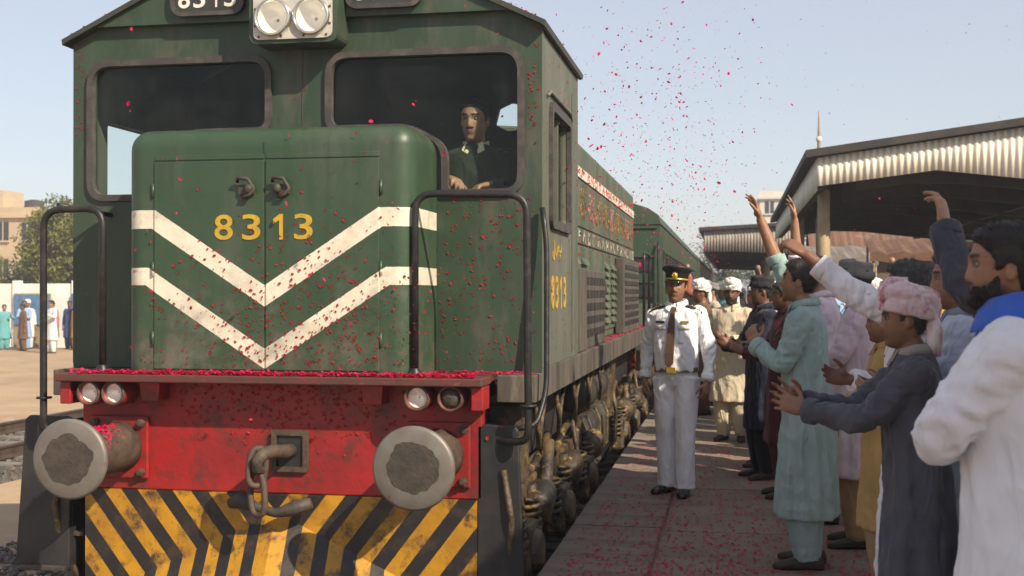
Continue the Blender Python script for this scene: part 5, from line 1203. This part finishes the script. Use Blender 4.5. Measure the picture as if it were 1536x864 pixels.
capo = offp('peaked_cap', B().loft([ringM(1.02,.045), ringM(1.07,.046), ringM(1.075,.10), ringM(1.12,.108), ringM(1.36,.125,tl=.012), ringM(1.44,.138,tl=.016), ringM(1.40,.148,tl=.016), ringM(.9,.156,tl=.018), ringM(.05,.158,tl=.018)]), M_CAPB)
offp('gold_band', B().loft([ringM(1.085,.052), ringM(1.10,.053), ringM(1.10,.066), ringM(1.085,.067)], caps=False), M_GOLD, capo)
vv = []; vn = 17
for k_, (rr, zz) in enumerate(((1.06,.050), (1.28,.040), (1.42,.030))):
    for j in range(vn):
        a = R(-62)+R(124)*j/(vn-1); f = math.cos(a*1.45) if abs(a) < R(62) else 0; q = 1.06+(rr-1.06)*max(0, f); vv.append(Mh @ Vector((.083*q*math.sin(a), -.101*q*math.cos(a)+.006, .050+(zz-.050)*max(0, f))))
vb = B().add(vv, [(i*vn+j, i*vn+j+1, (i+1)*vn+j+1, (i+1)*vn+j) for i in range(2) for j in range(vn-1)], True); o = offp('visor', vb, M_VISOR, capo); o.modifiers.new('s', 'SOLIDIFY').thickness = .004
bdg = B().ell(Mh @ Vector((0,-.112,.085)), (.016,.006,.020))
for i in range(8): a = i*math.pi/4; bdg.ell(Mh @ Vector((.018*math.cos(a), -.110, .085+.020*math.sin(a))), (.007,.004,.008), None, 8, 6)
offp('cap_badge', bdg, M_GOLD, capo)
def fy(z, x=0): 
    w, d, yc = lerp_prof(z, SHIRT); return yc-d*math.sqrt(max(0, 1-min(.98, abs(x)/w)**2.3))-.012-(-.02)*max(0, z-.92)-.018*math.exp(-((z-1.08)/.16)**2)*1.0
tb = []
for z, w in ((1.475,.017),(1.455,.021),(1.435,.016),(1.42,.018),(1.35,.026),(1.25,.031),(1.12,.036),(1.04,.034),(1.005,.002)):
    y = fy(z)-.006; dx = -.012*(1.475-z)/.4; tb.append([Vector((-w+dx, y, z)), Vector((w+dx, y, z)), Vector((w+dx, y+.012, z)), Vector((-w+dx, y+.012, z))])
offp('tie', B().loft(tb, smooth=False), M_TIE)
bl = [[Vector((( .176)*math.sin(a), -(.128+.010*max(0, math.cos(a)))*math.cos(a)-.006, z)) for a in np.linspace(0, 2*math.pi, 49)[:-1]] for z in (.965, .966, 1.002, 1.003)]
belt = offp('belt', B().loft(bl, caps=False), M_BELT); offp('buckle', B().box(-.035, .035, -.156, -.142, .962, 1.006), M_GOLD, belt)
for s in (-1, 1):
    pp = [[Vector((s*x, fy(z, x)+.004, z)) for x in (.055,.07,.085,.10,.115,.13,.145)] for z in (1.19,1.21,1.24,1.27,1.30,1.33)]
    vs = [q for r_ in pp for q in r_]; pk = B().add(vs, [(i*7+j, i*7+j+1, (i+1)*7+j+1, (i+1)*7+j) for i in range(5) for j in range(6)], True); o = offp('breast_pocket', pk, W_UNI, gar); o.modifiers.new('s', 'SOLIDIFY').thickness = .008
    fl = [[Vector((s*x, fy(z, x)-.006, z)) for x in (.05,.075,.10,.125,.15)] for z in (1.30,1.318,1.336)]
    vs = [q for r_ in fl for q in r_]; o = offp('pocket_flap', B().add(vs, [(i*5+j, i*5+j+1, (i+1)*5+j+1, (i+1)*5+j) for i in range(2) for j in range(4)], True), W_UNI, gar); o.modifiers.new('s', 'SOLIDIFY').thickness = .008
    offp('pocket_button', B().ell((s*.10, fy(1.305,.10)-.010, 1.306), (.007,.004,.007), None, 8, 6), M_GOLD, gar)
    offp('name_bar' if s < 0 else 'medal_bar', B().box(s*.10-.034, s*.10+.034, fy(1.35,.10)-.012, fy(1.35,.10)-.002, 1.348, 1.366), M_CAPB if s < 0 else M_GOLD)
    ep = B().loft([[Vector((s*x, y, z)) for y, z in ((-.042, z0-.014), (-.03, z0), (.03, z0+.002), (.042, z0-.012), (.03, z0-.02), (-.03, z0-.02))] for x, z0 in ((.085,1.490),(.12,1.482),(.16,1.468),(.20,1.450),(.215,1.44))], smooth=False)
    e = offp('epaulette', ep, M_CAPB)
    for x, z0 in ((.13,1.485),(.16,1.474),(.19,1.460)): offp('star', B().ell((s*x, -.012, z0), (.010,.012,.006), None, 8, 6), M_GOLD, e)
# cream shalwar kameez, white turban
person('bearded man in cream shalwar kameez and white turban standing behind the officer', (.0, 13.35, 0), -14, 1.72, dict(R=dict(w=(-.27,-.05,.90), hd=(0,-.1,-1), hn=(1,.2,0), curl=.5), L=dict(w=(.05,-.26,1.12), pole=(.5,.3,-.6), hd=(-.8,-.4,0), hn=(0,0,1), curl=.4)),
    ('kameez', cloth('cream_pink', (.60,.52,.38), (.50,.42,.30), stains=(.60,.30,.26))), ('shalwar', CREAM_), (DARKHAIR, .008), 'dark', 1, 21, head=(4,-2,0), hat=('turban', TURBW), beard=.006, shoes=M_SANDAL, belly=.015)
# navy and maroon men
person('man in navy kameez with clasped hands and black cap behind the teal-clad man', (.27, 10.7, 0), -72, 1.74, dict(R=dict(w=(-.06,-.34,1.16), pole=(-.5,.2,-1), hd=(.5,-.6,.5), hn=(.8,.2,0), curl=.7), L=dict(w=(.06,-.34,1.16), pole=(.5,.2,-1), hd=(-.4,-.6,.5), hn=(-.8,.2,0), curl=.7)),
    ('kameez', NAVY), ('shalwar', DKC), h1, 'dark', 1, 31, head=(-8,0,0), hat=('wool', cloth('black_felt', (.02,.02,.024))), shoes=M_SANDAL)
person('man in petal-stained maroon kameez squeezed between the navy and teal men', (.42, 9.75, 0), -84, 1.70, dict(R=dict(w=(-.08,-.35,1.20), pole=(-.5,.2,-1), hd=(.3,-.8,.5), hn=(1,0,0), curl=.4), L=dict(w=(.10,-.36,1.18), pole=(.5,.2,-1), hd=(-.3,-.8,.5), hn=(-1,0,0), curl=.4)),
    ('kameez', MAROON), ('shalwar', MAROON), h1, 'dark', 1, 32, shoes=M_SANDAL)
# teal man
person('man in pale teal shalwar kameez with one arm raised high towards the cab', (.44, 7.30, 0), -98, 1.80, dict(R=dict(w=(-.16,-.34,2.12), pole=(-.4,-.6,-.3), hd=(.05,-.30,.95), hn=(.25,-.95,-.3), curl=[.18,.30,.35,.25], spread=.55, sl=.10), L=dict(w=(.06,-.29,1.27), pole=(.5,.25,-1), hd=(-.35,-.35,.85), hn=(-.8,.1,.2), curl=.6, sl=.97)),
    ('kameez', TEAL), ('shalwar', TEALD), (DARKHAIR, .014), 'brown', 2, 41, lean=.04, head=(-4,8,0), shoes=M_SANDAL, hem=.30, moustache=1)
# raised hand behind him
person('man half hidden behind the teal-clad man with bare forearm stretched up', (.64, 8.75, 0), -96, 1.86, dict(R=dict(w=(-.16,-.2,2.02), pole=(-.4,-.6,-.3), hd=(0,-.15,1), hn=(.3,-.9,0), curl=[.3,.2,.3,.45], spread=.5, sl=.05)),
    ('kameez', PINKW), ('shalwar', PINKW), h1, 'light', 1, 42, lean=.03, head=(0,8,0), shoes=M_SANDAL)
person('man in pink-powdered white clothes and rolled grey wool cap', (.79, 7.95, 0), -94, 1.80, dict(L=dict(w=(.10,-.36,1.22), pole=(.5,.2,-1), hd=(-.3,-.8,.4), hn=(-1,0,.2), curl=.4), R=dict(w=(-.08,-.36,1.22), pole=(-.5,.2,-1), hd=(.3,-.8,.4), hn=(1,0,.2), curl=.4)),
    ('kameez', PINKW), ('shalwar', TAN), h1, 'brown', 1, 43, hat=('wool', GREYCAP), shoes=M_SANDAL)
person('man in gold-brown brocade kameez wedged behind the teal-clad man', (.80, 6.55, 0), -92, 1.56, dict(L=dict(w=(.10,-.34,1.12), pole=(.5,.2,-1), hd=(-.3,-.9,.1), hn=(-.6,0,.8), curl=.35), R=dict(w=(-.08,-.34,1.12), pole=(-.5,.2,-1), hd=(.3,-.9,.1), hn=(.6,0,.8), curl=.35)),
    ('kameez', GOLD), ('shalwar', TAN), h1, 'mid', 1, 44, shoes=M_SANDAL)
# white kurta, arm thrown up
person('man in long white kurta throwing his sleeved arm up and forward', (.83, 5.75, 0), -97, 1.75, dict(L=dict(w=(.18,-.50,1.80), pole=(.3,-.2,-1), hd=(-.1,-.75,.55), hn=(-.5,-.2,-.8), curl=[.7,.8,.85,.9], sl=.72), R=dict(w=(-.12,-.30,1.20), pole=(-.5,.2,-1), hd=(.3,-.9,.2), hn=(1,0,.3), curl=.4)),
    ('kameez', W_KUR), ('shalwar', W_KUR), (GREYHAIR, .014), 'dark', 2, 51, lean=.02, hem=.25, shoes=M_SANDAL)
person('man in pale blue collared shirt with thick black hair watching the cab', (.95, 5.32, 0), -96, 1.78, dict(L=dict(w=(.12,-.30,1.16), pole=(.5,.2,-1), hd=(-.3,-.9,.2), hn=(-1,0,.2), curl=.4), R=dict(w=(-.12,-.30,1.16), pole=(-.5,.2,-1), hd=(.3,-.9,.2), hn=(1,0,.2), curl=.4)),
    ('kameez', LBLUE), ('shalwar', LBLUE), (DARKHAIR, .019), 'brown', 2, 52, collar=cloth('grey_blue_collar', (.22,.24,.30)), head=(2,2,0), shoes=M_SANDAL)
person('man in charcoal sleeve reaching one pinched hand high above the crowd', (1.06, 4.62, 0), -98, 1.76, dict(L=dict(w=(.16,-.29,1.84), pole=(.4,.1,-.6), hd=(-.10,-.12,1), hn=(-.3,-.9,0), curl=[.75,.6,.55,.7], spread=.3, sl=.97), R=dict(w=(-.2,-.1,.92), hd=(0,-.1,-1), hn=(1,0,0), curl=.4)),
    ('kameez', GREYS), ('shalwar', GREYS), h1, 'light', 2, 53, shoes=M_SANDAL)
# grey kameez, powdered turban, clapping
person('short man in slate-grey kameez and pink-powdered turban clapping', (.72, 4.92, 0), -93, 1.61, dict(L=dict(w=(.045,-.47,1.245), pole=(.55,.35,-1), hd=(-.25,-.93,.35), hn=(-1,.0,-.1), curl=[.12,.15,.2,.25], spread=.3, sl=.98), R=dict(w=(-.045,-.48,1.27), pole=(-.5,.3,-1), hd=(.2,-.90,.45), hn=(1,0,0), curl=[.15,.2,.22,.3], spread=.4, sl=.98)),
    ('kameez', GREYK), ('shalwar', GREYK), (GREYHAIR, .006), 'mid', 2, 61, lean=.05, head=(0,0,0), hat=('turban', TURB), hem=.30, shoes=M_SANDAL, fold=1.1, collar=cloth('grey_scarf', (.30,.27,.25)))
# foremost white shirt with blue collar
person('bearded man in white shirt with royal blue collar, closest to the added shade roof', (.80, 3.62, 0), -106, 1.80, dict(L=dict(w=(-.05,-.20,1.13), pole=(.6,-.7,-.8), hd=(-.9,-.2,.4), hn=(-.1,.9,.2), curl=.4, sl=.97), R=dict(w=(-.22,-.02,.93), pole=(-.6,.2,-1), hd=(.5,-.5,.2), hn=(1,0,0), curl=.4)),
    ('kameez', W_FRONT), ('shalwar', W_FRONT), (DARKHAIR, .016), 'brown', 2, 71, lean=.02, head=(8,2,0), beard=.008, collar=BLUEC, cs=1.7, hem=.40, wide=1.06, sleeve=1.2, fold=.8, shoes=M_SANDAL)
# driver
t, up, S, Mh, gar, arms = person('driver in dark olive jersey and pale collar looking out of the cab window', (-1.565, 7.34, .90), 2, 1.90, dict(R=dict(w=(-.13,-.20,1.30), pole=(-.7,.3,-.5), hd=(.6,-.7,-.2), hn=(.1,-.3,-1), curl=.55), L=dict(w=(.10,-.20,1.26), pole=(.7,.3,-.5), hd=(-.6,-.6,-.2), hn=(0,-.2,-1), curl=.5)),
    ('shirt', OLIVE), ('trousers', OLIVE), (DARKHAIR, .007), 'light', 2, 81, lean=.10, head=(-10,-4,3), seated=True, collar=YELC, moustache=1, cs=.8, wide=1.10)

# ---------------------------------------------------------------- the crowd further back
archP = [dict(), dict(L=dict(w=(.06,-.33,1.2), pole=(.5,.2,-1), hd=(-.3,-.8,.5), hn=(-1,0,0), curl=.4), R=dict(w=(-.06,-.33,1.2), pole=(-.5,.2,-1), hd=(.3,-.8,.5), hn=(1,0,0), curl=.4)),
         dict(L=dict(w=(.24,-.2,1.85), pole=(.4,-.3,-.3), hd=(0,-.2,1), hn=(0,-1,0), curl=.3)), dict(L=dict(w=(.2,-.3,1.3), pole=(.6,.2,-.6), hd=(0,-.6,.6), hn=(-1,0,0), curl=.4))]
ARCH = []
def crowd_colors(i): return [cloth('crowd_'+n, c) for n, c in CC][i]
CC = [('white', (.66,.64,.62)), ('sky_blue', (.26,.40,.62)), ('lilac', (.42,.36,.50)), ('beige', (.45,.37,.26)), ('indigo', (.05,.06,.17)), ('rust', (.30,.09,.05)), ('sage', (.22,.28,.20)), ('charcoal', (.04,.04,.045)), ('mustard', (.42,.26,.05)), ('rose', (.45,.14,.18)), ('turquoise', (.12,.34,.36)), ('brown', (.14,.08,.05))]
HATS = [None, 'turban', 'cap', 'wool']; HATN = ['bare-headed', 'turbaned', 'skullcapped', 'wool-capped']
spots = []
def mkcrowd(x, y, z, rot, ci, hi, ai, H, label, det, group, skin=None):
    c = crowd_colors(ci); hm = [None, TURBW, cloth('skullcap', (.7,.68,.62)), GREYCAP][hi]
    key = (ai, hi, det)
    for k, r in ARCH:
        if k == key:
            n = r.copy(); COL.objects.link(n); n.location = (x, y, z); n.rotation_euler = (0,0,R(rot)); n.scale = (H,)*3; tag(n, label, 'person', group)
            for ch in r.children:
                q = ch.copy(); COL.objects.link(q); q.parent = n
                if ch.name.split('.')[0] in ('kameez', 'shalwar') and len(q.material_slots): q.material_slots[0].link = 'OBJECT'; q.material_slots[0].material = c
                for g in ch.children:
                    w = g.copy(); COL.objects.link(w); w.parent = q
                    if g.name.split('.')[0] in ('collar', 'cuff', 'collar_point') and len(w.material_slots): w.material_slots[0].link = 'OBJECT'; w.material_slots[0].material = c
            return n
    t = person(label, (x, y, z), rot, 1.75, archP[ai], ('kameez', c), ('shalwar', c), h1, skin or ('dark', 'brown', 'mid', 'light')[(ai+hi) % 4], det, 90+ai*4+hi, hat=(HATS[hi], hm) if hi else None, shoes=M_SANDAL, group=group)[0]
    t.scale = (H,)*3; ARCH.append((key, t)); return t
G1 = 'crowd further along the platform'
CN = [c[0].replace('_', ' ') for c in CC]
mid = [(-.42,16.6,-78,0,0,1,.98), (-.28,17.6,-70,3,3,0,1.0), (.02,18.4,-60,1,2,1,.97), (.48,15.2,-75,2,1,0,.98), (.62,13.2,-80,4,3,1,1.0), (.70,11.9,-85,5,0,1,.97), (1.05,12.9,-90,1,0,2,1.0), (1.15,10.6,-88,9,1,0,.98), (1.25,9.2,-92,0,2,1,.97),
       (.75,16.8,-80,8,0,1,.99), (.35,20.2,-70,7,0,0,1.0), (-.15,21.6,-65,10,1,1,1.0), (1.0,19.0,-85,0,3,0,.97), (.1,24.5,-60,6,0,0,1.0), (.7,23.0,-75,3,1,3,1.0), (1.3,15.6,-90,11,2,1,1.0), (1.5,8.2,-95,6,3,3,.98), (1.45,6.9,-95,3,0,1,.98), (1.6,12.0,-90,7,1,1,.98)]
poses = ['standing with arms down', 'clapping', 'raising an arm', 'with one hand lifted']
for x, y, rot, ci, hi, ai, H in mid:
    mkcrowd(x, y, 0, rot, ci, hi, ai, H, '%s man in %s kameez %s in the platform crowd' % (HATN[hi], CN[ci], poses[ai]), 1 if y < 14 else 0, G1)
far = [(-.1,28,0,1,1), (.5,27,5,0,0), (.9,29,1,1,1), (.0,33,2,0,0), (.6,35,9,3,1), (1.2,31,8,1,0), (1.9,24,4,0,1), (2.4,22,0,1,3), (3.0,25,9,0,0), (2.2,28,10,3,1), (3.6,22.5,5,1,1), (4.2,27,0,0,0), (2.9,17,2,3,1), (3.4,19,11,0,2), (2.3,14.5,8,0,0), (5.0,24,1,3,1), (5.6,29,3,0,0), (4.6,21,4,2,1), (6.3,26,10,0,3)]
for i, (x, y, ci, hi, ai) in enumerate(far):
    mkcrowd(x, y, 0, -60-8*(i % 4), ci, hi, ai, .95+.02*(i % 4), '%s man in %s kameez %s far back under the canopies' % (HATN[hi], CN[ci], poses[ai]), 0, G1)
# fill the gaps: packed people down the platform and behind the front row
rq = random.Random(5); used = set(); more = []
for i in range(34): more.append((rq.uniform(-.45, 1.5), 14.3+i*.62+rq.uniform(-.2, .2), 'packed along the train'))
for i in range(26): more.append((rq.uniform(1.5, 4.6), 6.8+i*.5+rq.uniform(-.2, .2), 'behind the cheering front row'))
for i in range(26): more.append((rq.uniform(.10, 1.35), 11.4+i*.26, 'packed along the train'))
placed = [(x, y) for x, y, *_ in mid]+[(x, y) for x, y, *_ in far]+[(0,13.35),(.27,10.7),(.42,9.75)]
for x, y, wh in more:
    if any((x-a)**2+(y-b)**2 < .17 for a, b in placed): continue
    placed.append((x, y))
    for tr in range(60):
        ci, hi, ai = rq.randrange(12), rq.choice((0,0,1,2,3)), rq.choice((0,1,1,3,2))
        if (ci, hi, ai, wh) not in used: break
    used.add((ci, hi, ai, wh))
    mkcrowd(x, y, 0, rq.uniform(-100, -55), ci, hi, ai, rq.uniform(.95, 1.02), '%s man in %s kameez %s, %s' % (HATN[hi], CN[ci], poses[ai], wh), 0, G1)
G2 = 'people across the yard by the white wall'
yard = [(-27.35,41.6,40,10,0,3,1.0,'person in turquoise clothes at the open end of the yard group'), (-26.75,42.0,20,1,0,1,1.08,'person in sky blue clothes before the yard wall'), (-26.3,41.2,-40,11,0,0,1.02,'person in brown clothes beside the sky-blue clad one at the yard wall'), (-25.75,42.2,10,9,2,0,1.05,'person in rose clothes standing close to the yard wall'),
        (-24.15,39.6,-25,0,0,3,1.10,'person in white clothes walking across the sandy yard, hand to mouth'), (-27.0,42.6,30,0,1,0,1.08,'turbaned person in white behind the sky-blue clad one'), (-25.2,42.6,0,4,0,0,1.08,'person in indigo clothes next to the wide blue board'), (-26.0,42.7,0,6,0,1,1.06,'person in sage clothes pressed against the yard wall'), (-24.75,42.3,-20,8,1,0,1.04,'turbaned person in mustard clothes behind the white-clad walker')]
for x, y, rot, ci, hi, ai, H, lab in yard: mkcrowd(x, y, -.575, rot, ci, hi, ai, H, lab, 0, G2)

# ---------------------------------------------------------------- rose petals
def petal_mesh(seed, s=1):
    r_ = random.Random(seed); b = B(); n = 8; rings = []
    cv = r_.uniform(.2, .6); out = [Vector((math.cos(a)*(.5+.12*r_.random()), math.sin(a)*(.36+.1*r_.random()), 0)) for a in np.linspace(0, 2*math.pi, n+1)[:-1]]
    for v in out: v.z = cv*(v.x*v.x*.8+v.y*v.y*1.4)+r_.uniform(-.03,.03)
    inn = [Vector((v.x*.5, v.y*.5, cv*.25*(v.x*v.x*.8+v.y*v.y*1.4))) for v in out]
    b.add(out+inn+[Vector((0,0,0))], [(j, (j+1) % n, n+(j+1) % n, n+j) for j in range(n)]+[(n+j, n+(j+1) % n, 2*n) for j in range(n)], True); return b
PB = [petal_mesh(i) for i in range(6)]
def petals(name, label, n, place, smin=.010, smax=.024, flat=None, parent=None):
    mt = M_PETAL2 if 'stuck' in label or 'clinging' in label else M_PETAL
    """place() -> (point, normal or None)"""
    b = B(); r_ = random.Random(hash(label) % 1000 if False else len(label)*7+n)
    for i in range(n):
        p, nn = place(r_); k = r_.choice(PB); s = smin+(smax-smin)*r_.random()**1.7
        if nn is None: q = Matrix.Rotation(r_.uniform(0, 6.3), 3, Vector((r_.gauss(0,1), r_.gauss(0,1), r_.gauss(0,1))).normalized())
        else:
            z = (Vector(nn)+Vector((r_.gauss(0,flat or .1), r_.gauss(0,flat or .1), r_.gauss(0,flat or .1)))).normalized(); q = z.to_track_quat('Z', 'Y').to_matrix() @ Matrix.Rotation(r_.uniform(0, 6.3), 3, 'Z')
        b.add([q @ (v*s)+Vector(p) for v in [Vector(u) for u in k.v]], k.f, True)
    return tag(b.build(name, mt, fix=False), label, 'petals', None, 'stuff')
U = lambda r_, a, b: a+(b-a)*r_.random()
# single petals in the air: the ones that show largest
pm = []
for i, k in enumerate(PB): m = k.mesh('petal', fix=False); m.materials.append(M_PETAL); pm.append(m)
rp = random.Random(12)
for i in range(170):
    if i < 110:
        c_ = ((-.62,8.5,2.75), (-.35,10,2.6), (-.75,9.0,3.2), (-.2,8.0,3.3), (-.5,11,2.5))[i % 5]; x, y, z = c_[0]+rp.gauss(0,.26), c_[1]+rp.gauss(0,1.1), c_[2]+rp.gauss(0,.34)
    elif i < 146: x, y, z = rp.uniform(-3.2, -1.2), U(rp, 5.4, 6.35), U(rp, .9, 3.2)
    else: x, y, z = rp.uniform(-1.0, .6), U(rp, 4.5, 9.0), U(rp, 2.2, 4.2)
    o = link('rose_petal', rp.choice(pm)); o.location = (x, y, z); o.rotation_euler = (rp.uniform(0,6), rp.uniform(0,6), rp.uniform(0,6)); s = .011+.018*rp.random()**2; o.scale = (s, s, s)
    tag(o, 'single crimson rose petal falling through the air', 'petal', 'rose petals falling through the air')
petals('rose_petals', 'cloud of tiny crimson petals in the air between engine and crowd', 1500, lambda r_: (lambda c_: ((c_[0]+r_.gauss(0,.32), c_[1]+r_.gauss(0,1.6), c_[2]+r_.gauss(0,.42)), None))(r_.choice(((-.62,8.5,2.7), (-.40,10,2.6), (-.8,9.2,3.0), (-.3,12,2.5), (-.6,14,2.4), (-.2,9,3.4), (-.9,11,2.6)))), .007, .021)
petals('rose_petals', 'fine petals drifting over the canopy side of the platform', 260, lambda r_: ((U(r_, .2, 5), U(r_, 10, 22), U(r_, 2.0, 6.0)), None), .008, .020)
petals('rose_petals', 'petals strewn over the platform paving', 7000, lambda r_: ((-1.0+2.2*r_.random()**.9, 6.3+6.5*r_.random()**2.1, .006), (0,0,1)), .009, .024, .2)
petals('rose_petals', 'petals caught in the joint beside the coping slabs', 420, lambda r_: ((-.475+r_.gauss(0,.03), 6.4+5*r_.random()**1.5, .004), (0,0,1)), .008, .018, .2)
petals('rose_petals', 'petals heaped along the front lip of the footplate', 1700, lambda r_: ((C-1.2+2.42*r_.random()**.85, 6.385+abs(r_.gauss(0,.018)), 1.150+abs(r_.gauss(0,.009))), (0,0,1)), .012, .026, .5)
petals('rose_petals', 'petals lying on the footplate wing by the right handrail', 220, lambda r_: ((U(r_, -1.76, -1.12), U(r_, 6.76, 6.95), 1.148), (0,0,1)), .012, .024, .3)
petals('rose_petals', 'petals stuck across the green nose doors', 700, lambda r_: ((C+r_.gauss(.25,.42) if r_.random() < .75 else U(r_, C-.8, C+.7), NY-.0125, min(2.5, max(1.18, 1.2+abs(r_.gauss(0,.42))))), (0,-1,0)), .006, .020, .15)
petals('rose_petals', 'petals stuck on the cab wall right of the nose', 260, lambda r_: ((U(r_, -1.74, -1.13), CY-.004, U(r_, 1.2, 2.18)), (0,-1,0)), .006, .018, .15)
petals('rose_petals', 'petals stuck on the cab front around the windows', 110, lambda r_: ((C+r_.choice((U(r_, -.16, .16), U(r_, 1.42, 1.49), U(r_, -1.49, -1.41))), CY-.004, U(r_, 2.6, 3.2)), (0,-1,0)), .006, .016, .15)
petals('rose_petals', 'petals clinging to the red buffer beam', 420, lambda r_: ((C+r_.gauss(.1,.45), 6.595, 1.09-abs(r_.gauss(0,.16))), (0,-1,0)), .010, .024, .3)
petals('rose_petals', 'petals piled on the left buffer shank', 900, lambda r_: (lambda a, y: ((C-.972+.128*math.sin(a), y, .70+.128*math.cos(a)+abs(r_.gauss(0,.008))), (math.sin(a), 0, math.cos(a))))(r_.gauss(.05,.6), 6.06+.42*r_.random()**1.2), .012, .024, .5)
petals('rose_petals', 'few petals dusted over the right buffer shank', 90, lambda r_: (lambda a, y: ((C+.972+.134*math.sin(a), y, .70+.134*math.cos(a)), (math.sin(a), 0, math.cos(a))))(r_.gauss(.05,.45), U(r_, 6.2, 6.5)), .010, .02, .4)
petals('rose_petals', 'petals stuck on the dusty cab side', 260, lambda r_: ((C+HW+.004, U(r_, 7.05, 8.6), U(r_, 1.2, 3.1)), (1,0,0)), .006, .018, .15)
petals('rose_petals', 'petals stuck along the long hood side', 900, lambda r_: ((C+HH+.020, U(r_, 8.8, 15.8), U(r_, 1.9, 2.72)), (1,0,0)), .008, .024, .2)
petals('rose_petals', 'petals lying along the walkway beside the hood', 700, lambda r_: ((U(r_, C+HH+.03, C+HW-.02), U(r_, 9, 17), 1.170), (0,0,1)), .010, .024, .3)
petals('rose_petals', 'petals on top of the nose below the windscreens', 260, lambda r_: ((C+r_.gauss(.05,.3), U(r_, 6.60, 6.93), NZ+.006), (0,0,1)), .010, .024, .4)
petals('rose_petals', 'petals caught along the cab roof edge', 160, lambda r_: (lambda a: ((C+a, 6.90+.2*r_.random(), 3.21+.48*(1.535-abs(a))), (.4*math.copysign(1, a), 0, 1)))(r_.choice((-1, 1))*U(r_, .9, 1.5)), .010, .022, .4)

# ---------------------------------------------------------------- the dusty air
hk_ = bpy.data.materials.new('haze_air'); hk_.use_nodes = True; hn_ = hk_.node_tree.nodes; hn_.remove(hn_['Principled BSDF']); pv = hn_.new('ShaderNodeVolumePrincipled')
pv.inputs['Density'].default_value = .0017; pv.inputs['Color'].default_value = (.93,.95,1,1); pv.inputs['Anisotropy'].default_value = .2; hk_.node_tree.links.new(pv.outputs[0], hn_['Material Output'].inputs['Volume'])
hz_o = B().box(-920, 920, -320, 1420, -2.0, 14.5).build('haze', hk_); tag(hz_o, 'thin dusty air over the whole station', 'haze', None, 'stuff')
